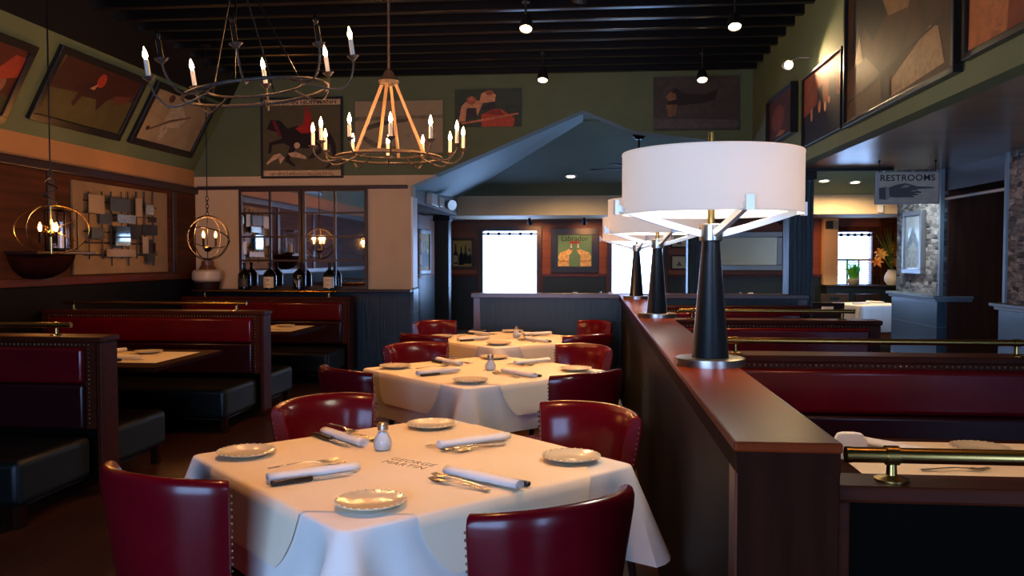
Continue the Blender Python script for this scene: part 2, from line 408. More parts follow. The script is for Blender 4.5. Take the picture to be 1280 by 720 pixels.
# stone piers with the dark passage between
m = MB(); m.b2((XS, 9.23, 0), (XE+.1, 10.51, ZS+.3)); p = struct(m.build('wall_stone', M_stone, smooth=0))
m = MB(); m.b2((XS+.05, 10.51, 1.1), (XE, 10.53, 3.4)); m.build('plaster_back', M_beige, p, smooth=0)
m = MB(); m.b2((XS+.05, 10.51, 0), (XE, 10.54, 1.1)); m.build('back_wainscot', M_black, p, smooth=0)
m = MB(); m.b2((XS-.04, 9.20, 0), (XS, 10.54, 1.10)); m.b2((XS, 9.20, 0), (XS+.3, 9.23, 1.10)); m.build('tile_wainscot', M_tile, p, smooth=0)
m = MB(); m.b2((XS-.10, 9.14, 1.10), (XS+.3, 10.58, 1.13)); m.b2((XS-.07, 9.17, 1.07), (XS+.3, 10.56, 1.10)); m.build('tile_cap', M_tilecap, p, smooth=0, bevel=.005)
m = MB(); m.b2((XS-.02, 9.205, 1.13), (XS+.02, 9.245, ZS)); m.build('corner_bead', M_tilecap, p, smooth=0)
m = MB(); m.b2((XS, Y0, 0), (XE+.1, 7.83, ZS+.3)); p = struct(m.build('wall_stone_near', M_stone, smooth=0))
m = MB(); m.b2((XS-.04, Y0, 0), (XS, 7.86, 1.10)); m.b2((XS, 7.83, 0), (XS+.3, 7.86, 1.10)); m.build('tile_wainscot', M_tile, p, smooth=0)
m = MB(); m.b2((XS-.10, Y0, 1.10), (XS+.2, 7.92, 1.13)); m.b2((XS-.07, Y0, 1.07), (XS+.2, 7.89, 1.10)); m.build('tile_cap', M_tilecap, p, smooth=0, bevel=.005)
m = MB(); m.b2((XS-.02, 7.80, 1.13), (XS+.02, 7.845, ZS)); m.build('corner_bead', M_tilecap, p, smooth=0)
M_passage = mat('dark passage panelling', '#4a342b', 0.3, col2='#5c4236', scale=4, stretch=(4, 4, 0.4))
m = MB(); m.b2((4.55, 7.83, 0), (4.7, 9.23, ZS))
for y in (8.05, 8.53, 9.0): m.b2((4.53, y-.16, .2), (4.55, y+.16, 1.2)); m.b2((4.53, y-.16, 1.3), (4.55, y+.16, 2.2))
m.b2((3.7, 9.19, 0), (4.55, 9.229, ZS)); struct(m.build('wall_passage', M_passage, smooth=0))
m = MB(); m.b2((XS+.02, 7.80, 2.22), (XS+.2, 9.25, ZS)); struct(m.build('trim_1', M_trim, smooth=0))

# rear room: vault, header, beam, low ceiling
m = MB()
m.poly([(-.11, YB+.01, 3.45), (-.11, 12.0, 3.45), (-2.5, 16.0, 2.68), (-2.5, YB+.01, 2.46)])
struct(m.build('ceiling_vault', M_tealstrip, smooth=0, solid=.03))
m = MB()
m.poly([(-.11, 12.0, 3.45), (XE+.1, 12.0, 3.45), (XE+.1, 16.0, 2.66), (-2.5, 16.0, 2.68)])
struct(m.build('ceiling_hip', M_teal, smooth=0, solid=.03))
m = MB(); m.b2((XR+.12, 9.27, 3.46), (XE+.1, 11.3, 3.52)); m.b2((-.11, 11.3, 3.46), (XE+.1, 12.02, 3.52)); struct(m.build('ceiling_ridge', M_teal, smooth=0))
m = MB(); m.b2((-2.7, YB+.28, 2.32), (-2.5, 16.0, 2.72)); struct(m.build('wall_header', M_greyhead, smooth=0))
m = MB(); m.b2((-3.3, YB+.28, 2.33), (-2.7, YF, 2.42)); struct(m.build('ceiling_aisle', M_greyhead, smooth=0))
m = MB(); m.b2((-2.7, 15.88, 2.32), (XE+.1, 16.08, 2.70)); struct(m.build('beam_far', M_beige, smooth=0))
m = MB(); m.b2((-2.7, 16.08, 2.34), (XE+.1, YF+.1, 2.45)); struct(m.build('ceiling_low', M_beige, smooth=0))
m = MB(); m.b2((-3.35, YB+.28, 0), (-3.2, YF, 2.4)); p = struct(m.build('wall_aisle', M_orange, smooth=0))
m = MB(); m.b2((-3.2, YB+.3, 0), (-3.18, YF, 1.14)); m.build('wainscot', M_black, p, smooth=0)
m = MB(); m.b2((-3.2, YB+.3, 1.14), (-3.15, YF, 1.20)); m.build('chair_rail', M_wood, p, smooth=0)
m = MB(); SW_ = [(10.9, 13.3, .95, 2.2)]
ys = [10.4, 10.9, 13.3, YF+.2]
for i in range(3):
    if i == 1: m.b2((XE, ys[i], 0), (XE+.15, ys[i+1], .95)); m.b2((XE, ys[i], 2.2), (XE+.15, ys[i+1], 3.6))
    else: m.b2((XE, ys[i], 0), (XE+.15, ys[i+1], 3.6))
struct(m.build('wall_right', M_walnut, smooth=0))
for k, (a, b, c, d) in enumerate(SW_):
    m = MB()
    for lo, hi in (((a, c), (a+.07, d)), ((b-.07, c), (b, d)), ((a, c), (b, c+.07)), ((a, d-.07), (b, d))): m.b2((XE-.03, lo[0], lo[1]), (XE+.08, hi[0], hi[1]))
    wn = struct(m.build('window_%d' % (k+5), M_framebrn, smooth=0))
    m = MB(); m.b2((XE+.09, a, c), (XE+.098, b, d)); m.build('pane', M_winglass, wn, smooth=0)

# far wall with three window openings
def wall_holes(mb, x0, x1, z0, z1, y0, y1, holes):
    xs = sorted({x0, x1, *[h[0] for h in holes], *[h[1] for h in holes]}); zs = sorted({z0, z1, *[h[2] for h in holes], *[h[3] for h in holes]})
    for a, b in zip(xs, xs[1:]):
        for c, d in zip(zs, zs[1:]):
            cx, cz = (a+b)/2, (c+d)/2
            if any(h[0] < cx < h[1] and h[2] < cz < h[3] for h in holes): continue
            mb.b2((a, y0, c), (b, y1, d))
WIN = [(-2.31, -1.15, .70, 2.10), (.46, 1.52, .70, 2.10), (5.11, 5.80, .98, 2.06)]
m = MB(); wall_holes(m, -3.35, XE+.15, 0, 3.6, YF, YF+.2, WIN); wf = struct(m.build('wall_far', M_orange, smooth=0, weld=True))
for a, b in ((-3.2, -2.44), (-1.02, .33), (1.65, 4.79)):
    m = MB(); m.b2((a, YF-.03, 0), (b, YF, 1.12)); m.build('wainscot', M_black, wf, smooth=0)
    m = MB(); m.b2((a, YF-.06, 1.12), (b, YF, 1.18)); m.build('chair_rail', M_wood, wf, smooth=0)
m = MB(); m.b2((4.79, 17.75, 0), (XE, YF, .93)); m.build('sill_cabinet', M_black, wf, smooth=0)
m = MB(); m.b2((4.77, 17.70, .93), (XE, YF, .97)); m.build('sill_ledge', M_blackflat, wf, smooth=0, bevel=.005)
m = MB(); m.b2((4.79, 18.02, .97), (5.08, YF, 2.34)); m.build('pilaster', M_beige, wf, smooth=0)
m = MB(); m.b2((5.95, 18.10, .97), (XE, YF, 2.34)); m.build('panelling', M_walnut, wf, smooth=0)
for i, (a, b, c, d) in enumerate(WIN):
    m = MB(); w = .11
    for lo, hi in (((a-w, c-w), (a, d+w)), ((b, c-w), (b+w, d+w)), ((a, d), (b, d+w)), ((a, c-w), (b, c))):
        m.b2((lo[0], YF-.05, lo[1]), (hi[0], YF+.02, hi[1]))
    wn = struct(m.build('window_%d' % (i+1), M_framebrn if i < 2 else M_walnut, smooth=0))
    m = MB(); m.b2((a, YF+.10, c), (b, YF+.108, d)); m.build('pane', M_winglass, wn, smooth=0)
    m = MB(); m.cyl((a, YF-.02, d-.06), (b, YF-.02, d-.06), .017, n=10)
    for k in range(5): x = a+(b-a)*(k+.5)/5; m.cyl((x-.03, YF-.02, d-.06), (x+.03, YF-.02, d-.06), .035, n=10)
    m.build('curtain_rod', M_ironblack, wn)
    m = MB(); z = c+(d-c)*.47
    if i == 2:
        m.b2((a, YF+.07, z-.02), (b, YF+.10, z+.02))
        for k in (1, 2): x = a+(b-a)*k/3; m.b2((x-.02, YF+.07, c), (x+.02, YF+.10, z))
        m.build('sash_bar', M_white, wn, smooth=0)
        mm = MB()
        for k in range(11): mm.b2((a, YF+.125, c+.03+k*.045), (b, YF+.15, c+.045+k*.045))
        mm.build('blind_slat', M_ironblack, wn, smooth=0)

# front wall behind the camera with its street window
FW = (-3.0, .15, .25, 2.35); FW2 = (2.45, 3.55, .1, 2.3)
m = MB(); wall_holes(m, XL-.15, XE+.15, 0, 4.2, Y0-.2, Y0, [FW, FW2]); struct(m.build('wall_front', M_green, smooth=0, weld=True))
m = MB(); a, b, c, d = FW
for x0, x1, z0, z1 in ((a, a+.07, c, d), (b-.07, b, c, d), (a, b, c, c+.07), (a, b, d-.07, d), (-1.46, -1.38, c, d)): m.b2((x0, Y0-.14, z0), (x1, Y0-.06, z1))
wn = struct(m.build('window_4', M_framebrn, smooth=0))
m = MB(); m.b2((a, Y0-.11, c), (b, Y0-.10, d)); m.build('pane', M_winglass, wn, smooth=0)
m = MB(); a, b, c, d = FW2
for x0, x1, z0, z1 in ((a, a+.09, c, d), (b-.09, b, c, d), (a, b, c, c+.16), (a, b, d-.09, d)): m.b2((x0, Y0-.14, z0), (x1, Y0-.06, z1))
wn = struct(m.build('door_added_light', M_framebrn, smooth=0))  # unseen glazed door, added to bring daylight into the right aisle
m = MB(); m.b2((a, Y0-.11, c), (b, Y0-.10, d)); m.build('pane', M_winglass, wn, smooth=0)
m = MB(); m.b2((XE, Y0-.2, 0), (XE+.15, 10.4, 4.2)); m.b2((XL-.4, Y0-.3, 4.2), (XE+.3, YF+.3, 4.3)); struct(m.build('wall_outer', M_blackflat, smooth=0))
m = MB(); m.b2((XL-.5, Y0-.3, 0), (XL-.35, YF+.3, 4.3)); m.b2((XL-.5, YF+.2, 2.2), (XE+.3, YF+.3, 4.3)); m.b2((XL-.5, YB+.3, 0), (XL-.1, YF+.3, 4.3)); m.b2((XL-.5, YF+.2, 0), (-3.3, YF+.3, 4.3)); struct(m.build('wall_outer_left', M_blackflat, smooth=0))

# fluted columns
def column(x, y, h, w, name):
    m = MB(); n = 5; poly = []
    g = w/(2*n+1)
    for s in range(4):
        A = RZ(s*PI/2)
        for k in range(2*n+1):
            dx = -w/2 + g*k; dep = 0 if k % 2 == 0 else .018
            for q in (dx, dx+g):
                v = A @ Vector((q, -w/2+dep, 0)); poly.append((v.x, v.y))
    clean = []
    for q in poly:
        if not clean or (abs(q[0]-clean[-1][0])+abs(q[1]-clean[-1][1])) > 1e-6: clean.append(q)
    if abs(clean[0][0]-clean[-1][0])+abs(clean[0][1]-clean[-1][1]) < 1e-6: clean.pop()
    m.prism(clean, .14, h-.10)
    o = m.build(name, M_black, smooth=0); o.location = (x, y, 0); struct(o)
    m = MB(); m.box((0, 0, .07), (w+.05, w+.05, .14)); m.box((0, 0, h-.05), (w+.05, w+.05, .10)); m.build('column_cap', M_blackflat, o, smooth=0, bevel=.006)
column(-2.80, 15.98, 2.32, .27, 'column_1'); column(1.92, 15.98, 2.32, .27, 'column_2'); column(2.21, 9.32, ZS, .25, 'column_3')

# ledge partition and low wall
m = MB(); m.b2((.335, 1.87, 0), (.505, 9.2, 1.08)); pt = struct(m.build('wall_partition', mat('flat black partition paint', '#0a0908', 0.55, spec=0.12), smooth=0))
m = MB(); m.b2((.305, 1.82, 1.118), (.530, 9.35, 1.14)); m.build('ledge_cap', M_ledge, pt, smooth=0, bevel=.005)
m = MB(); m.b2((.310, 1.826, 1.072), (.526, 9.34, 1.118)); m.build('cap_fascia', M_enddark, pt, smooth=0)
m = MB(); m.b2((.312, 1.832, 0), (.528, 1.875, 1.075)); m.build('end_panel', M_enddark, pt, smooth=0, bevel=.004)
m = MB(); m.b2((.308, 1.828, 0), (.314, 1.90, 1.075)); m.build('corner_strip', M_wood, pt, smooth=0)
m = MB(); m.b2((-1.24, 9.2, 0), (2.26, 9.34, 1.09)); lw = struct(m.build('wall_low', M_black, smooth=0))
m = MB(); m.b2((-1.30, 9.17, 1.09), (2.30, 9.37, 1.14)); m.build('cap', M_capwood, lw, smooth=0, bevel=.006)
m = MB(); m.b2((-1.27, 9.185, 0), (-1.20, 9.35, 1.09)); m.build('end_post', M_capwood, lw, smooth=0)
m = MB(); m.b2((2.20, 9.185, 0), (2.275, 9.35, 1.09)); m.build('end_post', M_capwood, lw, smooth=0)

#@@PART2
# ------------------------------------------------------------------ booths
M_boothblk = mat('black booth panel', '#070604', 0.6, spec=0.02)
def booth(label, x0, x1, yf, front=True, back=True, end='+', depth=.19, group='red leather booths with brass rails', rail=True, rail_in=.2, rz_=1.092, rr_=.0165):
    w = x1-x0; xc = (x0+x1)/2
    t = thing('booth_bench', label, 'booth', (xc, yf, 0), 0, group)
    h = w/2
    m = MB(); m.b2((-h+.03, .02, .10), (h-.03, depth-.02, .985))
    fr = m.build('frame', M_boothblk, t, smooth=0)
    m = MB(); m.b2((-h-.005, -.012, .985), (h+.012, depth+.012, 1.023)); m.build('top_cap', M_woodx, t, smooth=0, bevel=.008)
    for s in (-1, 1):
        m = MB(); m.b2((s*h-.035 if s > 0 else -h, 0, .07), (h if s > 0 else -h+.035, depth, .985)); m.build('end_panel', M_woodx, t, smooth=0, bevel=.006)
    def side(sgn):
        Y = (lambda y: -y) if sgn < 0 else (lambda y: depth+y)
        def bb(mb, x0, x1, a, b, z0, z1, mi=0):
            ya, yb = sorted((Y(a), Y(b))); mb.b2((x0, ya, z0), (x1, yb, z1), mi)
        m = MB(); bb(m, -h+.035, h-.035, -.03, .006, .43, .985); m.build('back_board', M_woodx, t, smooth=0)
        i = .095
        m = MB(); bb(m, -h+i, h-i, 0, .055, .725, .958); m.build('back_cushion', M_red, t, smooth=60, bevel=.026, seg=4)
        m = MB(); bb(m, -h+i, h-i, 0, .05, .43, .722); m.build('lower_back', M_reddark if sgn < 0 else M_vinyl, t, smooth=60, bevel=.022, seg=4)
        m = MB(); z = .972; n = int((w-2*i+.03)/.028)
        for k in range(n+1):
            x = -h+i-.015+(w-2*i+.03)*k/n; m.ball((x, Y(.009), z), (.0075, .006, .0075), 6, 4)
        for s in (-1, 1):
            for k in range(18): m.ball((s*(h-i+.016), Y(.009), z-.028*(k+1)), (.0075, .006, .0075), 6, 4)
        m.build('nail_trim', M_nail, t, smooth=80)
        m = MB(); bb(m, -h+.06, h-.05, .03, .74, .13, .395)
        for f in m.bm.faces:
            if abs(f.calc_center_median().x) > h-.08: f.material_index = 1
        m.build('seat', [M_vinyl, M_vinyllit], t, smooth=60, bevel=.045, seg=4)
        m = MB(); bb(m, -h+.08, h-.12, .02, .60, .10, .16); m.build('seat_base', M_blackflat, t, smooth=0)
        for x in (-h+.12, h-.10):
            m = MB(); ya = Y(.66); m.box((x, ya, .065), (.055, .055, .13)); m.build('leg', M_enddark, t, smooth=0, bevel=.004)
    if front: side(-1)
    if back: side(1)
    if rail:
        yr = min(.06, depth/2)
        m = MB(); m.cyl((-h+rail_in, yr, rz_), (h-rail_in, yr, rz_), rr_, n=16)
        for s in (-1, 1): m.cyl((s*(h-rail_in), yr, rz_), (s*(h-rail_in+.012), yr, rz_), rr_+.001, n=16)
        m.build('rail', M_brass, t)
        for s in (-1, 1):
            m = MB(); x = s*(h-rail_in-.09)
            m.lathe([(.038, 0), (.038, .004), (.012, .012), (.010, .05), (.016, .058)], 16, (x, yr, 1.0235))
            m.cyl((x-.014, yr, rz_), (x+.014, yr, rz_), rr_+.0045, n=16); m.build('rail_post', M_brass, t)
    return t
booth('long red booth with brass rail, nearest of those along the panelled wall', XL+.03, -3.12, 5.15, rail_in=.25)
booth('second red booth with brass rail from the camera, under the metal wall art', XL+.03, -3.08, 7.76, rail_in=.2)
booth('red booth against the back wall below the row of dark bottles', XL+.03, -3.06, 10.58, back=False)
booth('black backed booth with thick brass rail, ending beside the ledge post', .545, 2.36, 1.935, front=False, rail_in=.05, rz_=1.080, rr_=.018, depth=.105)
booth('wide red booth beside the nearest lamp, with a row of nailheads', .545, 2.40, 4.50, rail_in=.13)
booth('red booth beside the middle lamp, in front of the fluted column', .545, 2.33, 7.05)
booth('shallow red booth set against the low black wall', .545, 2.26, 8.96, back=False, rail=False)

# ------------------------------------------------------------------ dining chairs
def make_chair():
    t = thing('dining_chair', 'x', 'chair', (0, 0, 0), 0, 'red leather barrel back dining chairs')
    hw, dep, th = .295, .13, .062
    def P(tt, z, off):
        # tt -1..1 along the curve; off 0 outer, 1 inner
        k = (z-.36)/.51
        W = (hw*(.80+.20*k))
        a = tt*1.02
        x = W*math.sin(a)/math.sin(1.02)
        y = -dep*(math.cos(a)-math.cos(1.02))/(1-math.cos(1.02)) - .06*k
        nx, ny = math.sin(a)*.75, -math.cos(a)
        l = math.hypot(nx, ny); nx, ny = nx/l, ny/l
        return Vector((x-nx*th*off, y-ny*th*off, z))
    prof = [(.36, 0), (.50, -.02), (.66, -.02), (.80, 0), (.835, .06), (.856, .22), (.864, .5), (.856, .78), (.83, .97), (.78, 1.08), (.66, 1.05), (.50, 1.0), (.36, .95)]
    n = 20; rows = []
    for i in range(n+1):
        tt = -1+2*i/n
        crown = .016*(1-tt*tt)
        rows.append([P(tt, z+(crown if z > .6 else 0), o) for z, o in prof])
    m = MB(); R = m.grid(rows, closed_u=True)
    m.bm.faces.new(R[0]); m.bm.faces.new(R[-1][::-1])
    m.build('backrest', M_red, t, smooth=50, bevel=.006)
    for s in (-1, 1):
        m = MB()
        for k in range(19):
            z = .42+.022*k
            p = P(s, z, .2); q = P(s*.995, z, .2); d = (p-q).normalized()
            m.ball(p+d*.004, .0046, 6, 4)
        m.build('nail_trim', M_nail, t, smooth=80)
    m = MB(); poly = []
    for i in range(13):
        a = -1+2*i/12; x = .235*math.sin(a*1.02)/math.sin(1.02); y = -.075*(math.cos(a*1.02)-.52)/.48
        poly.append((x, y-.005))
    poly += [(.262, .22), (.255, .31), (.23, .335), (-.23, .335), (-.255, .31), (-.262, .22)]
    m.prism(poly, .345, .445); m.build('seat', M_red, t, smooth=50, bevel=.028, seg=4)
    for x, y, dx, dy in ((-.21, .28, 0, .01), (.21, .28, 0, .01), (-.19, -.08, -.02, -.06), (.19, -.08, .02, -.06)):
        m = MB(); m.cyl((x, y, .36), (x+dx, y+dy, 0), .022, .014, n=12); m.build('leg', M_legs, t)
    return t
SIDE = {'SW': 'at the front booth side', 'SE': 'at the front ledge side', 'NW': 'at the rear booth side', 'NE': 'at the rear ledge side'}
CORN = {'S': 'at the camera corner', 'E': 'at the ledge corner', 'N': 'at the rear corner', 'W': 'at the booth corner'}
TN = ['nearest white table', 'middle white table', 'table by the low wall']
CH = {('SW', 0): ((-1.57, 2.62), (-1.10, 2.42)), ('SE', 0): ((-.33, 2.13), (.15, 2.51)), ('NW', 0): ((-1.35, 3.57), (-.97, 4.02)), ('NE', 0): ((-.23, 3.92), (.22, 3.57)),
      ('SW', 1): ((-1.65, 5.14), (-1.28, 4.80)), ('SE', 1): ((-.21, 4.76), (.18, 5.11)), ('NW', 1): ((-1.54, 6.23), (-1.12, 6.57)), ('NE', 1): ((-.27, 6.56), (.17, 6.19)),
      ('SW', 2): ((-1.66, 7.34), (-1.22, 7.07)), ('SE', 2): ((-.21, 7.17), (.18, 7.51)), ('NW', 2): ((-1.71, 8.44), (-1.37, 8.79)), ('NE', 2): ((-.18, 8.95), (.11, 8.56))}
TC = [(-.70, 3.195), (-.73, 5.83), (-.80, 8.12)]
chair0 = make_chair(); used = False
for (sd, k), (a, b) in CH.items():
    a, b = Vector(a), Vector(b); mid = (a+b)/2; d = (b-a).normalized()
    nrm = Vector((-d.y, d.x)); c = Vector(TC[k])
    if nrm.dot(c-mid) < 0: nrm = -nrm
    loc = mid + nrm*(.06 if (sd, k) not in (('NW', 0), ('NW', 2), ('NE', 2)) else -.04)
    rz = math.atan2(nrm.y, nrm.x)-PI/2
    lab = 'red leather barrel chair %s of the %s' % (SIDE[sd], TN[k])
    if not used: chair0['label'] = lab; chair0.location = (loc.x, loc.y, 0); chair0.rotation_euler = (0, 0, rz); used = True
    else: copy_tree(chair0, lab, (loc.x, loc.y, 0), rz)

# ------------------------------------------------------------------ dining tables, cloths, toppers
HS = .608
def cloth_prof(v, drop, t):
    """outward offset and drop along a hanging line, t = distance from the nearest table corner"""
    g = math.exp(-(t/.042)**2); g2 = math.exp(-((t-.13)/.06)**2)
    out = .012 + (.035 + .105*g - .03*g2)*v
    z = -(drop + .05*math.exp(-(t/.13)**2))*v
    return out, z
def tablecloth_mesh(drop, half=HS, seed=0):
    rnd = random.Random(seed); ph = rnd.random()*6
    m = MB(); N = 44; r = .03
    per = []
    for s in range(4):
        A = RZ(s*PI/2)
        for i in range(N):
            u = -1+2*i/N; x = u*(half-r) ; t = (half-abs(x))
            per.append((A @ Vector((x, -half, 0)), A @ Vector((0, -1, 0)), max(0, t-r*.5)))
        for i in range(6):
            a = PI/2*i/6; n_ = A @ Vector((math.sin(a), -math.cos(a), 0))
            per.append((A @ Vector((half-r, -(half-r), 0)) + n_*r, n_, abs(a-PI/4)*r*.5))
    rows = []
    rows.append([p for p, n, t in per])
    rows.append([p + n*.008 + Vector((0, 0, -.003)) for p, n, t in per])
    for k in range(9):
        v = k/8
        row = []
        for i, (p, n, t) in enumerate(per):
            o, z = cloth_prof(v, drop, t)
            wob = .006*math.sin(i*.33+ph)*v
            row.append(p + n*(o+wob) + Vector((0, 0, z-.010)))
        rows.append(row)
    R = m.grid(rows, closed_u=True); m.bm.faces.new(R[0])
    return m
def topper_mesh(drop, half=HS, w=.37):
    m = MB(); top = []; z0 = .0022
    for s in range(4):
        A = RZ(s*PI/2); n = A @ Vector((0, -1, 0))
        rows = []
        K = 18
        def pt(u, out, z, ww): return A @ Vector((u*ww, -half-out, z))
        rows.append([pt(-1+2*i/K, 0, z0, w) for i in range(K+1)])
        rows.append([pt(-1+2*i/K, .010, z0-.003, w) for i in range(K+1)])
        for k in range(7):
            v = k/6; ww = w-.004-.13*drop/.19*(1-math.sqrt(max(0, 1-.85*v*v)))-.035*v
            row = []
            for i in range(K+1):
                u = -1+2*i/K
                vv = v*drop/.285
                o, z = cloth_prof(vv, .285, half-abs(u*ww))
                row.append(A @ Vector((u*ww, -half-o-.007-.006*v, -v*drop-.008)))
            rows.append(row)
        m.grid(rows)
        top += [p for p in rows[0]]
    m.poly(top)
    return m
def place_text(par, xy, ang, z):
    M = T(xy[0], xy[1], z) @ RZ(ang)
    textmesh('printed_logo', 'GEORGE\nMARTIN', .052, M_print, par, M, extrude=.0002, spacing=1.1)
M_print = mat('faded print ink', '#8a745c', 0.8)
ZT = .7565
for k, (cx, cy) in enumerate(TC):
    t = thing('dining_table', 'square dining table under the cloth of the ' + TN[k], 'table', (cx, cy, 0), PI/4, 'square dining tables')
    m = MB(); m.b2((-HS+.022, -HS+.022, .712), (HS-.022, HS-.022, .7485)); m.build('tabletop', M_wood, t, smooth=0)
    m = MB(); m.lathe([(.05, .03), (.05, .68), (.16, .711)], 20); m.build('pedestal', M_ironblack, t)
    m = MB(); m.box((0, 0, .015), (.7, .09, .03)); m.box((0, 0, .0152), (.09, .7, .03)); m.build('base', M_ironblack, t, smooth=0)
    cl = tablecloth_mesh(.285, seed=k).build('tablecloth', M_cloth, smooth=50, weld=True)
    tag(cl, 'white cloth hanging in corner folds over the ' + TN[k], 'tablecloth', 'white tablecloths', (cx, cy, .7515), PI/4)
    tp = topper_mesh(.19).build('table_topper', M_paper, smooth=50, weld=True)
    tag(tp, 'cream paper topper with printed name on the ' + TN[k], 'table paper', 'cream paper toppers', (cx, cy, .7525), PI/4)
    place_text(tp, tuple((RZ(-PI/4) @ Vector((.02 if k == 0 else .1, -.075 if k == 0 else -.06, 0)))[:2]), -math.radians(28)-PI/4 if k == 0 else -PI/4, .0026)

# ------------------------------------------------------------------ tableware
def make_plate():
    m = MB(); r = .112
    m.lathe([(.0, .006), (r*.55, .006), (r*.66, .009), (r*.96, .020), (r, .0205), (r*1.0, .018), (r*.68, .003), (r*.60, 0), (0, 0)], 40, cap=False)
    for i in range(26):
        a = 2*PI*i/26; m.ball((r*.965*math.cos(a), r*.965*math.sin(a), .0205), (.005, .005, .003), 6, 4)
    return m.build('side_plate', M_plate, smooth=50, weld=True)
plate0 = make_plate(); pu = False
def put_plate(x, y, z, label, group):
    global pu
    if not pu: o = plate0; pu = True; tag(o, label, 'plate', group, (x, y, z))
    else: o = copy_tree(plate0, label, (x, y, z), random.random()*6, group)
    return o
def make_napkin(Ln=.33, r=.0265):
    m = MB(); pts = []
    turns = 2.6; n = 56
    for i in range(n+1):
        a = turns*2*PI*i/n; rr = .005+(r-.005)*i/n
        pts.append((rr*math.cos(a), rr*math.sin(a)))
    rows = []
    for k in range(9):
        x = -Ln/2+Ln*k/8; s = 1-.10*abs(k/8-.5)*2+.05*math.sin(k*1.7)
        rows.append([Vector((x, p[0]*s, r*.68+p[1]*s*.66)) for p in pts])
    m.grid(rows)
    o = m.build('rolled_napkin', M_napkin, smooth=60, solid=.0035)
    return o
napkin0 = make_napkin(); nu = False
def make_knife():
    t = thing('steak_knife', 'x', 'knife')
    m = MB(); m.box((-.075, 0, .010), (.145, .022, .017)); m.build('handle', M_handle, t, smooth=60, bevel=.006, seg=3)
    m = MB(); m.prism([(0, -.010), (.12, -.010), (.155, .002), (.15, .009), (0, .010)], .008, .0105); m.build('blade', M_steel, t, smooth=0)
    return t
knife0 = make_knife(); ku = False
def make_fork():
    m = MB(); st = [(-.13, .011, .004), (-.10, .009, .006), (-.05, .006, .010), (0, .005, .012), (.035, .006, .010), (.05, .014, .008), (.062, .016, .007)]
    top = []; bot = []
    for x, w, z in st:
        top.append([Vector((x, -w, z+.002)), Vector((x, 0, z+.0032)), Vector((x, w, z+.002))]); bot.append([Vector((x, -w, z)), Vector((x, 0, z+.0004)), Vector((x, w, z))])
    rows = [a+b[::-1] for a, b in zip(top, bot)]
    R = m.grid(rows, closed_u=True); m.bm.faces.new(R[0]); m.bm.faces.new(R[-1][::-1])
    for k in range(4):
        y = -.0125+.0083*k
        m.tube([(.060, y, .0085), (.085, y, .006), (.105, y*.95, .008), (.122, y*.9, .013)], [.0034, .003, .0027, .0016], 6)
    return m.build('fork', M_steel, smooth=50)
fork0 = make_fork(); fu = False
def make_shaker():
    t = thing('salt_shaker', 'x', 'salt shaker', group='bulb glass salt shakers')
    m = MB(); m.lathe([(0, 0), (.028, 0), (.036, .012), (.0385, .028), (.035, .046), (.024, .062), (.0195, .072), (.0195, .085)], 28, cap=False); m.build('glass_jar', M_glass, t, weld=True)
    m = MB(); m.lathe([(0, .002), (.027, .002), (.035, .013), (.0375, .028), (.034, .045), (.023, .061), (.018, .072), (0, .074)], 28, cap=False); m.build('salt', M_salt, t, weld=True)
    m = MB(); m.lathe([(0.0205, .081), (.022, .083), (.0215, .104), (.015, .111), (0, .113)], 24, cap=False)
    m.build('cap', M_nickel, t, weld=True)
    return t
shaker0 = make_shaker(); su = False
def inst(o0, flag, label, loc, rz, group):
    if not flag:
        o0['label'] = label; o0['group'] = group; o0.location = loc; o0.rotation_euler = (0, 0, rz); return o0
    return copy_tree(o0, label, loc, rz, group)

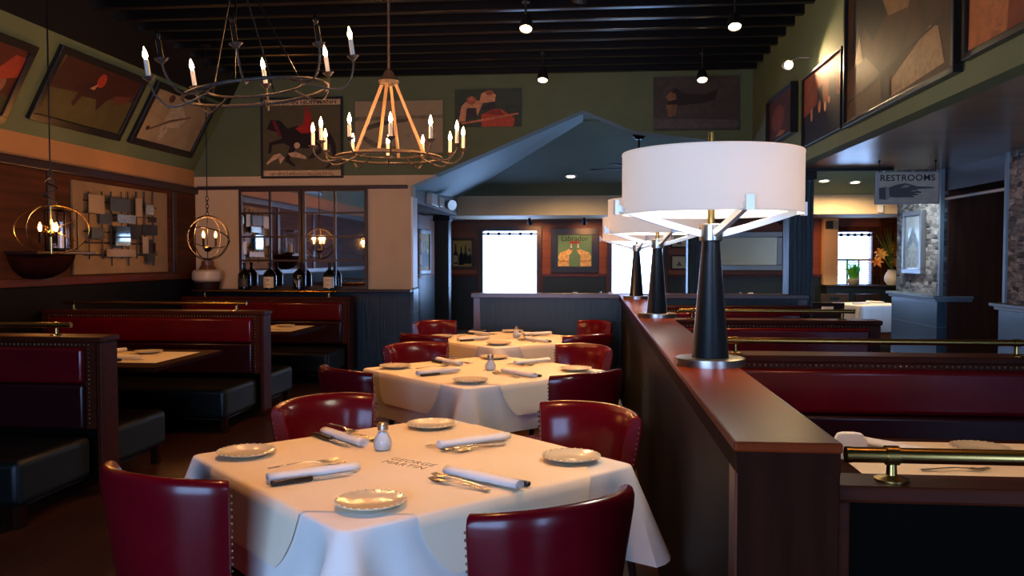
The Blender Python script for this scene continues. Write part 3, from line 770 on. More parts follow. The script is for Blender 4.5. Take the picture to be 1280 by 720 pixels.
SALT = [(-.83, 3.33), (-.68, 5.76), (-.71, 8.15)]
PL1 = {'W': (-1.34, 3.19), 'N': (-.72, 3.80), 'E': (-.07, 3.225), 'S': (-.68, 2.57)}
NP1 = {'SW': ((-1.11, 2.79), (-.83, 3.00)), 'NW': ((-1.16, 3.60), (-.91, 3.36)), 'NE': ((-.62, 3.35), (-.33, 3.57)), 'SE': ((-.50, 2.96), (-.24, 2.79))}
DIRS = {'SW': -135, 'SE': -45, 'NW': 135, 'NE': 45}
for k, (cx, cy) in enumerate(TC):
    for c, (dx, dy) in {'W': (-.63, 0), 'E': (.63, -.02), 'N': (0, .615), 'S': (-.01, -.63)}.items():
        p = PL1[c] if k == 0 else (cx+dx, cy+dy)
        put_plate(p[0], p[1], ZT, 'cream side plate %s of the %s' % (CORN[c], TN[k]), 'cream side plates on the dining tables')
    for sd, ang in DIRS.items():
        if k == 0:
            a, b = (Vector(q) for q in NP1[sd])
            out = a if (a-Vector((cx, cy))).length > (b-Vector((cx, cy))).length else b; inn = b if out is a else a
            c = (a+b)/2; d = (inn-out).normalized()
        else:
            j = math.radians(ang + random.uniform(-4, 4)); c = Vector((cx, cy)) + Vector((math.cos(j), math.sin(j)))*random.uniform(.39, .45)
            j2 = math.radians(ang+180+random.uniform(-9, 9)); d = Vector((math.cos(j2), math.sin(j2)))
        rz = math.atan2(d.y, d.x); lft = Vector((-d.y, d.x))
        if sd in ('SE', 'NE') or k > 0: pass
        side_txt = '%s of the %s' % (SIDE[sd], TN[k])
        inst(napkin0, nu, 'rolled white napkin ' + side_txt, (c.x, c.y, ZT), rz, 'rolled napkins on the dining tables'); nu = True
        q = c - lft*.050 - d*.02
        if sd == 'NE': q = c - lft*.052 + d*.05
        inst(knife0, ku, 'black handled steak knife ' + side_txt, (q.x, q.y, ZT), rz, 'black handled steak knives'); ku = True
        for f in range(2):
            q = c + lft*(.052+.036*f) + d*(.03+.035*(1-f))
            lift = .040 if (f == 0 and sd in ('SW', 'NW')) else 0
            if lift: q = c + lft*.012 - d*.03
            inst(fork0, fu, ('inner' if f == 0 else 'outer') + ' steel fork ' + side_txt, (q.x, q.y, ZT+lift), rz+math.radians((-3 if f == 0 else 5)), 'steel forks on the dining tables'); fu = True
    inst(shaker0, su, 'bulb shaped glass salt shaker on the ' + TN[k], (SALT[k][0], SALT[k][1], ZT), 0, 'bulb glass salt shakers'); su = True

# ------------------------------------------------------------------ booth tables and what lies on them
def booth_table(label, x0, x1, y0, y1):
    t = thing('booth_table', label, 'table', ((x0+x1)/2, (y0+y1)/2, 0), 0, 'dark wood booth tables')
    a, b = (x1-x0)/2, (y1-y0)/2
    m = MB(); m.b2((-a, -b, .712), (a, b, .75)); m.build('tabletop', M_enddark, t, smooth=0, bevel=.008)
    m = MB(); m.lathe([(.05, .03), (.05, .68), (.15, .711)], 20); m.build('pedestal', M_ironblack, t)
    m = MB(); m.box((0, 0, .015), (.6, .09, .03)); m.box((0, 0, .0152), (.09, .6, .03)); m.build('base', M_ironblack, t, smooth=0)
    return t
def paper(label, x0, x1, y0, y1):
    m = MB(); m.b2((-(x1-x0)/2, -(y1-y0)/2, 0), ((x1-x0)/2, (y1-y0)/2, .0015))
    return tag(m.build('table_paper', M_paper, smooth=0), label, 'table paper', 'cream papers on the booth tables', ((x0+x1)/2, (y0+y1)/2, .7505), 0)
B = [('in the booth under the wall art', -5.22, -3.08, 5.74, 6.88, -4.9, -3.2, 5.98, 6.70),
     ('in the booth under the mirror', -5.22, -3.04, 8.36, 9.55, -4.9, -3.14, 8.66, 9.42),
     ('behind the rail by the ledge post', .62, 2.25, 2.72, 3.78, .98, 2.12, 2.84, 3.70)]
for nm, x0, x1, y0, y1, a, b, c, d in B:
    booth_table('dark wood table ' + nm, x0, x1, y0, y1)
    paper('cream paper on the dark table ' + nm, a, b, c, d)
zb = .7525
def extra(kind, label, x, y, rz=0):
    if kind == 'plate': copy_tree(plate0, label, (x, y, zb), 0, 'cream plates on the booth tables')
    if kind == 'napkin': copy_tree(napkin0, label, (x, y, zb), rz, 'rolled napkins on the booth tables')
    if kind == 'knife': copy_tree(knife0, label, (x, y, zb), rz, 'knives on the booth tables')
    if kind == 'fork': copy_tree(fork0, label, (x, y, zb), rz, 'forks on the booth tables')
n0 = B[0][0]; n1 = B[1][0]; n2 = B[2][0]
extra('plate', 'cream plate by the aisle end of the table ' + n0, -3.58, 6.58); extra('plate', 'cream plate by the wall end of the table ' + n0, -4.34, 6.58)
extra('napkin', 'rolled napkin pointing at the mirror on the table ' + n0, -3.92, 6.54, 1.0)
extra('napkin', 'rolled napkin along the camera edge of the table ' + n0, -3.58, 6.12, .25)
extra('knife', 'black handled knife along the edge of the table ' + n0, -3.50, 6.05, .2)
extra('fork', 'steel fork lying on the table ' + n0, -3.86, 6.10, .3)
extra('plate', 'cream plate at the aisle end of the table ' + n1, -3.42, 9.24)
extra('napkin', 'rolled napkin at the far edge of the table ' + n1, -3.80, 9.22, .9)
extra('napkin', 'rolled napkin at the camera edge of the table ' + n1, -3.60, 8.82, .25)
extra('knife', 'black handled knife on the table ' + n1, -3.44, 8.76, .3)
extra('plate', 'cream plate on the table ' + n2, 1.56, 3.54)
extra('napkin', 'rolled napkin lying across the paper on the table ' + n2, 1.24, 3.50, 2.3)
extra('fork', 'fork on the paper of the table ' + n2, 1.33, 3.20, .1)
extra('knife', 'black handled knife on the paper of the table ' + n2, 1.62, 3.05, .1)
m = MB()
rows = []
for i in range(7):
    v = i/6; w = .045+.02*math.sin(v*PI)
    rows.append([Vector((-w, -.012, v*.10)), Vector((-w*.5, -.02, v*.105)), Vector((w*.5, -.02, v*.105)), Vector((w, -.012, v*.10)), Vector((w, .012, v*.10)), Vector((w*.5, .02, v*.104)), Vector((-w*.5, .02, v*.104)), Vector((-w, .012, v*.10))])
R = m.grid(rows, closed_u=True); m.bm.faces.new(R[0][::-1]); m.bm.faces.new(R[-1])
tag(m.build('folded_napkin', M_napkin, smooth=50, bevel=.004), 'upright folded cream napkin on the dark table beside the ledge post', 'napkin', None, (1.0, 3.36, .752), 0)

# ------------------------------------------------------------------ ledge lamps
def make_lamp():
    t = thing('table_lamp', 'x', 'lamp', (0, 0, 0), 0, 'drum shade lamps on the wooden ledge')
    m = MB(); m.lathe([(0, 0), (.124, 0), (.124, .026), (.118, .028), (0, .028)], 48, cap=False); m.build('base', M_nickel, t, weld=True)
    m = MB(); m.lathe([(.068, .028), (.066, .032), (.031, .452), (0.0, .452)], 40, cap=False); m.build('body', M_cone, t)
    m = MB(); m.lathe([(.033, .448), (.042, .452), (.042, .508), (.030, .512), (0, .512)], 32, cap=False); m.build('collar', M_nickel, t)
    m = MB(); m.cyl((0, 0, .50), (0, 0, .84), .013, n=16); m.build('finial_rod', M_brass, t)
    for k in (0, 2, 3):
        a = math.radians(12+90*k); M = RZ(a)
        m = MB(); rows = []
        for i in range(15):
            u = i/14; r = .030+.322*u; z = .475+.085*(u**1.15)+.008*u
            hgt = .012; w = .009
            rows.append([M @ Vector((r, -w, z-hgt)), M @ Vector((r, w, z-hgt)), M @ Vector((r, w, z+hgt)), M @ Vector((r, -w, z+hgt))])
        R = m.grid(rows, closed_u=True); m.bm.faces.new(R[0][::-1]); m.bm.faces.new(R[-1])
        m.box((.352, 0, .568), (.014, .028, .050), M=M)
        m.build('arm', M_brassl, t, smooth=30)
    m = MB(); n = 72; R_ = .320
    rows = [[Vector((r*math.cos(2*PI*i/n), r*math.sin(2*PI*i/n), z)) for i in range(n)] for r, z in ((R_, .545), (R_+.0015, .551), (R_, .556), (R_, .755), (R_+.0015, .76), (R_, .766))]
    m.grid(rows, closed_u=True); m.build('shade', M_shade, t, solid=.0015)
    m = MB()
    for k in range(3):
        a = 2*PI*k/3+.4; m.cyl((.012*math.cos(a), .012*math.sin(a), .70), (R_*math.cos(a)*.995, R_*math.sin(a)*.995, .757), .003, n=6)
    m.build('spider', M_nickel, t)
    for k in range(2):
        m = MB(); a = k*PI+.9; m.ball((.06*math.cos(a), .06*math.sin(a), .665), .032, 14, 10); m.cyl((.012*math.cos(a), .012*math.sin(a), .60), (.06*math.cos(a), .06*math.sin(a), .64), .014, n=10); m.build('bulb', E_lampbulb, t)
        light('POINT', 'lamp_light', (.06*math.cos(a), .06*math.sin(a), .665), 42.0, '#fff2e4', t, .04)
    return t
M_cone = mat('satin black lacquer', '#0a0e11', 0.32, coat=0.3)
M_brassl = mat('satin pale nickel', '#f6f1e6', 0.3, 0.55)
E_lampbulb = emis('lamp bulb', '#ffe6c4', 10.0)
LL = ['white drum shade lamp nearest the camera on the wooden ledge', 'middle white drum shade lamp on the wooden ledge', 'white drum shade lamp farthest along the wooden ledge']
lamp0 = make_lamp()
for i, y in enumerate((3.13, 5.61, 8.10)):
    o = lamp0 if i == 0 else copy_tree(lamp0)
    o['label'] = LL[i]; o.location = (.435, y, 1.1405)
#@@PART3
# ------------------------------------------------------------------ chandeliers
def chandelier(label, c, ztop, arms, phase, lit, ring_r=.42, R=.60, strut=True, rise=.075):
    t = thing('chandelier', label, 'chandelier', c, 0, 'iron ring candle chandeliers')
    m = MB(); n = 56
    m.tube([(ring_r*math.cos(2*PI*i/n), ring_r*math.sin(2*PI*i/n), 0) for i in range(n)], .011, 8, True)
    m.tube([(.285*math.cos(2*PI*i/n), .285*math.sin(2*PI*i/n), .03) for i in range(n)], .008, 8, True)
    m.build('iron_ring', M_iron, t)
    zt = ztop-c[2]; zcap = ZC-c[2]
    m = MB(); m.lathe([(0, zt-.05), (.07, zt-.05), (.085, zt-.02), (.05, zt+.02), (.03, zt+.06), (0, zt+.06)], 24, cap=False)
    m.cyl((0, 0, zt+.05), (0, 0, zcap-.02), .010, n=10); m.lathe([(0, zcap-.04), (.07, zcap-.03), (.075, zcap), (0, zcap)], 24, cap=False); m.build('hub', M_iron, t)
    for k in range(4):
        a = math.radians(87.5)+k*PI/2
        m = MB(); p0 = Vector((.055*math.cos(a), .055*math.sin(a), zt-.04)); p1 = Vector((.285*math.cos(a), .285*math.sin(a), .035))
        m.tube([p0, p1], .015 if strut else .006, 4); m.build('strut' if strut else 'hanging_rod', M_strut if strut else M_ironblack, t, smooth=0)
    for k in range(arms):
        a = phase+2*PI*k/arms; M = RZ(a)
        m = MB(); pts = []
        pts = [M @ Vector((.285, 0, .03)), M @ Vector((.36, 0, .0))]
        for i in range(11):
            u = i/10; r = ring_r-.02+(R-ring_r+.02)*(1-(1-u)**1.6); z = -.015-.035*math.sin(u*PI)*(1 if u < .6 else .8)+rise*u**2
            pts.append(M @ Vector((r, 0, z)))
        m.tube(pts, .007, 6); top = pts[-1]
        m.lathe([(0, 0), (.012, 0), (.036, .022), (.038, .026), (.018, .02), (0, .02)], 16, tuple(top), cap=False)
        arm = m.build('candle_arm', M_iron, t)
        m = MB(); m.lathe([(0, .02), (.0145, .02), (.0145, .125), (.010, .13), (0, .13)], 14, tuple(top), cap=False); on = lit(k); m.build('candle_sleeve', M_candle if on else M_ironblack, arm)
        m = MB(); m.lathe([(0, .13), (.008, .133), (.0155, .152), (.0125, .172), (.005, .194), (.0015, .206), (0, .207)], 12, tuple(top), cap=False); m.build('flame_bulb', E_flame if on else M_ironblack, arm)
        if on: light('POINT', 'candle_light', (top.x, top.y, top.z+.20), CANDLE_W, '#ffae64', t, .02)
    return t
CANDLE_W = 8.5
chandelier('twelve candle iron chandelier on oak struts over the middle white table', (-1.62, 6.76, 2.335), 2.97, 12, math.radians(14.5), lambda k: True)
# ------------------------------------------------------------------ nearer one: five candles burn, the others are blackened as painted shade
chandelier('iron ring chandelier nearer the camera, hanging under the black ceiling', (-2.06, 5.07, 2.565), 3.25, 8, math.radians(104), lambda k: k in (6, 7, 0, 1, 2), .43, .61, False, .15)
bB = bpy.data.objects['chandelier.001']; bB.matrix_world = T(-2.04, 5.07, 2.54) @ Matrix.Rotation(math.radians(-8), 4, Vector((-.376, .926, 0)))

# ------------------------------------------------------------------ pendants over the booth tables
def cord(m, x, y, z0, z1, r=.006): m.cyl((x, y, z0), (x, y, z1), r, n=8)
def bulbs(t, pts):
    for p in pts:
        m = MB(); m.cyl((p[0], p[1], p[2]-.10), (p[0], p[1], p[2]-.01), .011, n=10); h = m.build('candle_holder', M_ironblack, t)
        m = MB(); m.lathe([(0, -.01), (.008, -.008), (.015, .015), (.012, .035), (.003, .058), (0, .06)], 12, p, cap=False); m.build('bulb', E_bulb, h)
        light('POINT', 'pendant_light', (p[0], p[1], p[2]+.07), 9.0, '#ffa858', t, .02)
def ell(a, b, n=56): return [Vector((a*math.cos(2*PI*i/n), 0, b*math.sin(2*PI*i/n))) for i in range(n)]
t = thing('pendant_light', 'pendant with wide oval wire ring and glowing bulbs over the nearest booth', 'pendant lamp', (-4.23, 6.33, 1.75))
m = MB(); m.tube(ell(.315, .192), .004, 8, True); m.build('oval_ring', M_brass, t)
m = MB(); m.tube([RZ(PI/2) @ p for p in ell(.30, .188)], .003, 8, True); m.build('oval_ring', M_ironblack, t)
m = MB()
for a, l in ((150, .24), (205, .20), (-30, .22), (25, .20), (178, .28)):
    d = Vector((math.cos(math.radians(a))*l, .03*math.cos(a), math.sin(math.radians(a))*l*.8)); m.tube([d*.15, d], .004, 6)
m.cyl((0, 0, -.19), (0, 0, .19), .007, n=8); m.ball((0, 0, -.03), .03); m.build('spokes', M_brass, t)
m = MB(); cord(m, 0, 0, .40, ZC-1.75)
pts = []
for i in range(30):
    u = i/29; pts.append((.045*math.sin(u*13), .02*math.cos(u*9), .19+.22*u))
m.tube(pts, .006, 6); m.lathe([(0, ZC-1.77), (.06, ZC-1.76), (.06, ZC-1.75), (0, ZC-1.75)], 20, cap=False); m.build('hanging_chain', M_ironblack, t)
bulbs(t, [(-.06, -.05, -.005), (-.015, .05, -.005), (.055, -.02, -.005)])
t = thing('pendant_light', 'round orb pendant of iron rings hanging over the white crock', 'pendant lamp', (-4.23, 9.07, 1.75))
for i, (ax, an, r) in enumerate((('Z', 0, .245), ('Z', 80, .24), ('X', 62, .235), ('Y', 35, .23))):
    M = Matrix.Rotation(math.radians(an), 4, ax)
    m = MB(); m.tube([M @ p for p in ell(r, r)], .006, 8, True); m.build('orb_ring', M_iron if i % 2 else M_ironblack, t)
m = MB(); cord(m, 0, 0, .45, ZC-1.75)
for k in range(5):
    c_ = Vector((0, 0, .265+.042*k)); M = T(*c_) @ RZ(PI/2*(k % 2)); m.tube([M @ Vector((.016*math.cos(2*PI*i/12), 0, .026*math.sin(2*PI*i/12))) for i in range(12)], .004, 6, True)
m.cyl((0, 0, -.24), (0, 0, .25), .006, n=8); m.lathe([(0, -.16), (.03, -.15), (.05, -.11), (.02, -.09), (0, -.09)], 16, cap=False)
m.lathe([(0, ZC-1.77), (.06, ZC-1.76), (.06, ZC-1.75), (0, ZC-1.75)], 20, cap=False); m.build('hanging_chain', M_ironblack, t)
m = MB()
for a in (.4, 2.5, 4.6): m.tube([(0, 0, -.11), (.05*math.cos(a), .05*math.sin(a), -.13), (.085*math.cos(a), .085*math.sin(a), -.09)], .005, 6)
m.build('candle_arm', M_ironblack, t)
bulbs(t, [(.085*math.cos(a), .085*math.sin(a), .01) for a in (.4, 2.5, 4.6)])

# ------------------------------------------------------------------ spotlights
def spotlight(label, p, to, W, zc=ZC+.1, spot=70, shown=True, size=.05, r=.062, group='black ceiling spotlights'):
    t = thing('ceiling_spotlight', label, 'spotlight', p, 0, group)
    q = (Vector(to)-Vector(p)).to_track_quat('-Z', 'Y').to_matrix().to_4x4()
    m = MB(); m.lathe([(0, .15), (r*.55, .15), (r*.8, .10), (r, .06), (r, 0), (r*.9, 0), (r*.9, .02), (0, .02)], 24, M=q, cap=False); m.build('housing', M_blackflat, t)
    m = MB(); m.lathe([(0, .008), (r*.86, .008), (r*.86, .019), (0, .019)], 24, M=q, cap=False); m.build('lens', E_lens, t)
    m = MB(); m.cyl((0, 0, .13), (0, 0, zc-p[2]), .010, n=8); m.cyl((0, 0, zc-p[2]-.13), (0, 0, zc-p[2]-.10), .04, n=16); m.build('stem', M_blackflat, t)
    o = light('SPOT', 'spot_light', tuple(q @ Vector((0, 0, -.01))), W, '#ffb06c', t, size, q.to_euler(), spot, .7)
    return t
SP = 240
spotlight('black ceiling spotlight between the rowers picture and the chandelier', (-.59, 7.75, 3.60), (-.7, 6.3, .8), SP)
spotlight('black ceiling spotlight hanging low above the gable peak', (-.55, 9.75, 3.55), (-.7, 8.6, .8), SP)
spotlight('black ceiling spotlight above the dark boat picture', (1.27, 9.95, 3.56), (1.25, 8.6, .9), SP*.8)
spotlight('black ceiling spotlight high over the wooden ledge', (1.26, 7.70, 3.56), (1.2, 6.4, .9), SP*.8)
spotlight('black ceiling spotlight over the nearest white table', (-.75, 2.9, 3.6), (-.75, 3.1, .75), 205, spot=55)
spotlight('black ceiling spotlight over the middle white table', (-.75, 5.2, 3.6), (-.73, 5.75, .75), 150, spot=55)
spotlight('black ceiling spotlight over the white table by the low wall', (-.1, 7.0, 3.6), (-.8, 8.1, .75), 125, spot=55)
spotlight('black ceiling spotlight over the table behind the brass rail', (1.3, 2.2, 3.6), (1.3, 3.1, .75), 110, spot=60)
t = thing('picture_light', 'small bright picture light on a thin arm beside the dark crowd picture', 'picture light', (1.84, 8.20, 3.33))
q = (Vector((2.04, 6.9, 3.12))-Vector((1.84, 8.20, 3.33))).to_track_quat('-Z', 'Y').to_matrix().to_4x4()
m = MB(); m.lathe([(0, .10), (.03, .10), (.042, .05), (.045, 0), (.038, 0), (.036, .02), (0, .02)], 20, M=q, cap=False); m.build('housing', M_white, t)
m = MB(); m.ball((0, 0, 0), .036, 14, 10, M=q); m.build('bulb', E_lens, t)
m = MB(); m.tube([(0, 0, .03), (.08, -.03, .06), (.19, -.06, .05)], .007, 8); m.build('arm', M_nickel, t)
light('SPOT', 'picture_beam', (0, -.06, -.01), 60, '#ffd9a0', t, .03, q.to_euler(), 75, .8)

# ------------------------------------------------------------------ pictures
def paint(h):
    v = [int(h[i:i+2], 16) for i in (1, 3, 5)]
    h2 = '#%02x%02x%02x' % tuple(max(0, min(255, int(c*.72+8))) for c in v)
    return mat('paint ' + h, h, 0.55, spec=0.3, col2=h2, scale=11, distort=1.6, detail=8, lo=.38, hi=.72)
def dab(h, h2, sc=5): return mat('painted ground ' + h, h, 0.6, col2=h2, scale=sc, distort=1.2, spec=0.3, lo=.3, hi=.7)
def oval(cx, cy, rx, ry, rot=0, n=18):
    c, s = math.cos(rot), math.sin(rot)
    return [(cx+rx*math.cos(2*PI*i/n)*c-ry*math.sin(2*PI*i/n)*s, cy+rx*math.cos(2*PI*i/n)*s+ry*math.sin(2*PI*i/n)*c) for i in range(n)]
def picture(name, label, cat, w, h, M, ground, shapes, fw=.04, fm=None, depth=.035, mount=None, group=None):
    t = thing(name, label, cat, M=M, group=group)
    fm = fm or M_frameblk
    if fw:
        m = MB(); W, H = w/2, h/2
        for lo, hi in (((-W, -H), (W, -H+fw)), ((-W, H-fw), (W, H)), ((-W, -H+fw), (-W+fw, H-fw)), ((W-fw, -H+fw), (W, H-fw))): m.b2((lo[0], lo[1], .002), (hi[0], hi[1], depth))
        m.build('frame', fm, t, smooth=0, bevel=.004)
    iw, ih = w-2*fw, h-2*fw; zc_ = depth*.55 if fw else depth
    ms = [ground]; m = MB(); m.b2((-iw/2, -ih/2, .003), (iw/2, ih/2, zc_))
    for i, (pm, poly) in enumerate(shapes):
        if pm not in ms: ms.append(pm)
        z = zc_+.0006*(i+1)
        m.poly([((u-.5)*iw, (v-.5)*ih, z) for u, v in poly], ms.index(pm))
    m.build('canvas', ms, t, smooth=0)
    return t
def back(x, z, y=YB): return T(x, y, z) @ RX(PI/2)
def onleft(y, z, x=XL): return Matrix(((0,0,1,x),(1,0,0,y),(0,1,0,z),(0,0,0,1)))
def onright(y, z, x=XR): return Matrix(((0,0,-1,x),(-1,0,0,y),(0,1,0,z),(0,0,0,1)))
def onslope(y, s):
    p = Vector((XL, 0, 2.70)) + U*s
    return Matrix(((0, cS, sS, p.x), (1, 0, 0, y), (0, sS, -cS, p.z), (0, 0, 0, 1)))
Pk = paint
# hunting poster: a rider in red on a dark horse with pale dogs (plain version of its own)
g = dab('#5a5236', '#4c4a30', 4)
sh = [(Pk('#d9b98c'), [(0, .93), (1, .93), (1, 1), (0, 1)]), (Pk('#d9b98c'), [(0, 0), (1, 0), (1, .075), (0, .075)]),
      (Pk('#24130f'), [(.22, .46), (.30, .62), (.45, .66), (.68, .58), (.86, .56), (.92, .46), (.80, .38), (.55, .36), (.36, .38)]),
      (Pk('#24130f'), [(.05, .62), (.10, .74), (.22, .73), (.34, .60), (.26, .50), (.17, .58)]),
      (Pk('#24130f'), [(.36, .42), (.28, .20), (.40, .12), (.42, .14), (.34, .22), (.44, .40)]),
      (Pk('#24130f'), [(.26, .50), (.08, .44), (.06, .30), (.10, .30), (.12, .41), (.30, .44)]),
      (Pk('#24130f'), [(.78, .40), (.60, .26), (.58, .22), (.66, .24), (.86, .38)]), (Pk('#24130f'), [(.86, .46), (.90, .22), (.80, .10), (.84, .10), (.95, .22), (.93, .44)]),
      (Pk('#b3261c'), [(.42, .62), (.52, .68), (.55, .84), (.62, .84), (.64, .56), (.50, .56)]),
      (Pk('#8c3a2c'), oval(.57, .87, .035, .045)), (Pk('#7a1c24'), [(.12, .72), (.20, .52), (.24, .54), (.16, .73)]),
      (Pk('#d9b48c'), [(.04, .17), (.14, .28), (.22, .30), (.28, .24), (.22, .16), (.20, .24), (.12, .20), (.05, .15)]),
      (Pk('#d9b48c'), [(.32, .30), (.42, .32), (.55, .26), (.56, .22), (.46, .24), (.36, .25)]), (Pk('#d9b48c'), oval(.44, .40, .04, .04))]
t = picture('poster', 'large framed hunting poster of a rider in red on a dark horse', 'poster', 1.12, 1.07, back(-3.825, 3.12), g, sh, .03)
textmesh('lettering', 'HERMANN HOFFMANN', .075, M_ink, t, T(0, .468, .022), extrude=.0004, bold=.001, sx=1.2)
textmesh('lettering', 'SPORT- UND REITBEKLEIDUNG', .05, M_ink, t, T(0, -.478, .022), extrude=.0004, sx=1.2)
g = dab('#8d8063', '#9b8d6e', 3)
sh = [(Pk('#7c7159'), [(0, .62), (1, .66), (1, .72), (0, .70)]), (Pk('#5d5646'), [(.08, .50), (.30, .62), (.62, .66), (.60, .60), (.36, .54), (.14, .44)]),
      (Pk('#45413a'), [(.14, .52), (.32, .60), (.50, .62), (.34, .55)]), (Pk('#6f664f'), [(.05, .30), (.20, .12), (.5, .06), (.46, .12), (.24, .2), (.10, .34)]), (Pk('#a39678'), [(.55, .2), (.95, .3), (.9, .45), (.6, .4)])]
picture('painting', 'grey beige painting of a small boat behind the candle chandelier', 'painting', 1.17, .68, back(-2.51, 3.245), g, sh, 0)
g = dab('#3c4838', '#2f3a30', 6)
wt = Pk('#d69468'); rd = Pk('#bf4a2c')
sh = [(rd, [(.40, 0), (.40, .32), (.58, .46), (.70, .46), (.90, .22), (.88, 0)]), (Pk('#8a3020'), [(.44, .34), (.58, .44), (.68, .44), (.74, .30)]), (wt, [(.36, .62), (.40, .88), (.50, .96), (.62, .84), (.60, .66)]),
      (Pk('#33302e'), [(.38, .50), (.56, .66), (.62, .60), (.60, .46), (.44, .42)]), (Pk('#a55a3a'), oval(.52, .90, .06, .07)), (wt, [(.05, .12), (.10, .55), (.16, .66), (.34, .70), (.42, .62), (.34, .30), (.26, .24), (.32, .48), (.18, .50), (.16, .16)]),
      (Pk('#3a3432'), [(.16, .20), (.18, .50), (.32, .50), (.34, .26)]), (Pk('#b5633f'), oval(.25, .70, .075, .11)), (Pk('#c9704a'), oval(.25, .74, .05, .05)),
      (Pk('#cf7a52'), [(.10, .12), (.40, .20), (.95, .36), (.96, .32), (.40, .14), (.10, .07)])]
picture('painting', 'painting of two men in hats rowing an orange boat', 'painting', .87, .49, back(-1.33, 3.475), g, sh, 0, depth=.03)
g = dab('#4a4038', '#3a342e', 7)
sh = [(Pk('#2a1c16'), [(.14, .44), (.24, .80), (.38, .68), (.60, .66), (.76, .76), (.72, .56), (.58, .50), (.30, .46)]), (Pk('#8a6038'), [(.14, .62), (.20, .72), (.26, .68), (.27, .58), (.18, .54)]), (Pk('#7a5534'), [(.14, .48), (.28, .48), (.26, .28), (.18, .24)]), (Pk('#57504a'), [(0, .04), (1, .04), (1, .18), (0, .22)])]
picture('painting', 'dark painting of a lone wooden boat high by the corner', 'painting', 1.07, .68, back(1.33, 3.49), g, sh, 0)
# sloped wall pictures
g = dab('#5c5228', '#4a4420', 4)
sh = [(Pk('#45200f'), [(0, .45), (.05, 1), (1, 1), (1, .62), (.7, .55), (.3, .5)]), (Pk('#3c1a10'), [(.25, .55), (.35, .70), (.62, .72), (.72, .60), (.66, .46), (.60, .28), (.55, .48), (.38, .46), (.34, .26), (.30, .30), (.32, .5)]), (Pk('#b03a20'), oval(.52, .80, .05, .12)), (Pk('#c09060'), [(.42, .62), (.50, .74), (.48, .62)]), (Pk('#6b3520'), [(.72, .62), (.95, .70), (.92, .55), (.78, .5)])]
picture('painting', 'framed painting of riders over a yellow green field on the sloped wall', 'painting', 1.53, .76, onslope(8.27, .54), g, sh, .07, depth=.05)
g = dab('#9a8866', '#8a7858', 3)
sh = [(Pk('#5a3a26'), oval(.28, .90, .05, .08)), (Pk('#b3a384'), [(.30, .25), (.34, .80), (.48, .85), (.66, .62), (.60, .40), (.44, .35), (.42, .05), (.36, .05)]), (Pk('#6b5138'), [(.12, .22), (.16, .22), (.42, .46), (.72, .66), (.72, .70), (.40, .50)]), (Pk('#3a2416'), oval(.12, .24, .03, .045))]
picture('painting', 'pale framed picture of a tennis player on the sloped wall', 'painting', 1.50, .78, onslope(9.98, .56), g, sh, .075, depth=.05)
g = dab('#5a2414', '#3c1a10', 4)
sh = [(Pk('#8a5a40'), oval(.86, .45, .06, .16)), (Pk('#a03a24'), [(.7, .4), (.9, .9), (1, .9), (1, .6)]), (Pk('#3a3a20'), [(0, 0), (1, 0), (1, .3), (0, .2)])]
picture('painting', 'dark red framed painting cut by the edge of the photograph', 'painting', 1.45, .76, onslope(6.50, .44), g, sh, .07, depth=.05)
# upper wall over the right booths
g = dab('#52291c', '#3a1c14', 5)
picture('painting', 'small red brown painting in the far corner of the upper wall', 'painting', 1.20, .50, onright(9.25, 3.02), g, [(Pk('#7a3c28'), oval(.4, .5, .25, .3)), (Pk('#a5683f'), [(.3, .1), (.5, .2), (.7, .12), (.6, .05)])], .02, depth=.08)
g = dab('#8c4c30', '#6a3422', 4)
sh = [(Pk('#1c1416'), [(0, 0), (1, 0), (1, .42), (.8, .50), (.6, .44), (.4, .52), (.2, .46), (0, .42)]), (Pk('#221310'), [(.35, .3), (.40, .72), (.52, .74), (.56, .3)]), (Pk('#2a1712'), [(.66, .3), (.70, .84), (.84, .80), (.88, .3)]), (Pk('#c9855a'), oval(.45, .45, .035, .09)), (Pk('#d09a70'), oval(.60, .40, .03, .07)), (Pk('#b87850'), oval(.24, .40, .03, .10)), (Pk('#c9855a'), oval(.70, .46, .025, .05))]
picture('painting', 'painting of a dark crowd under an orange sky lit by the picture light', 'painting', 1.27, .66, onright(7.70, 2.895), g, sh, .02, depth=.05)
g = dab('#4a3520', '#34261a', 3)
sh = [(Pk('#5e452c'), [(0, .0), (.40, .0), (.38, .20), (.22, .36), (0, .34)]), (Pk('#8f6e4a'), [(.50, .02), (.50, .12), (.82, .28), (.88, .25), (.93, .05)]), (Pk('#191210'), [(.05, .42), (.10, .95), (.55, 1), (.48, .55), (.30, .42), (.20, .55), (.14, .40)]), (Pk('#86673f'), [(.40, .62), (.46, .50), (.64, .46), (.70, .58), (.60, .75)]), (Pk('#86673f'), [(.09, .34), (.15, .52), (.19, .34)]), (Pk('#20150f'), [(0, .115), (.0, .13), (.92, .285), (.92, .27)]), (Pk('#2a1d14'), [(.40, .0), (.49, .0), (.48, .16), (.41, .18)])]
picture('painting', 'huge dark brown painting above the soffit on the upper wall', 'painting', 2.06, 1.24, onright(5.94, 3.17), g, sh, .035, depth=.06)
g = dab('#7a4228', '#5e3220', 3)
picture('painting', 'orange painting nearest the camera on the upper wall', 'painting', 1.6, 1.2, onright(4.03, 3.19), g, [(Pk('#a8683c'), [(.0, 0), (.28, 0), (.34, 1), (.05, 1)]), (Pk('#b5482e'), [(.5, .1), (.8, .5), (.8, 1), (.45, 1)]), (Pk('#c98a5c'), [(.4, 0), (.55, .3), (.7, .1), (.6, 0)])], .035, depth=.05)
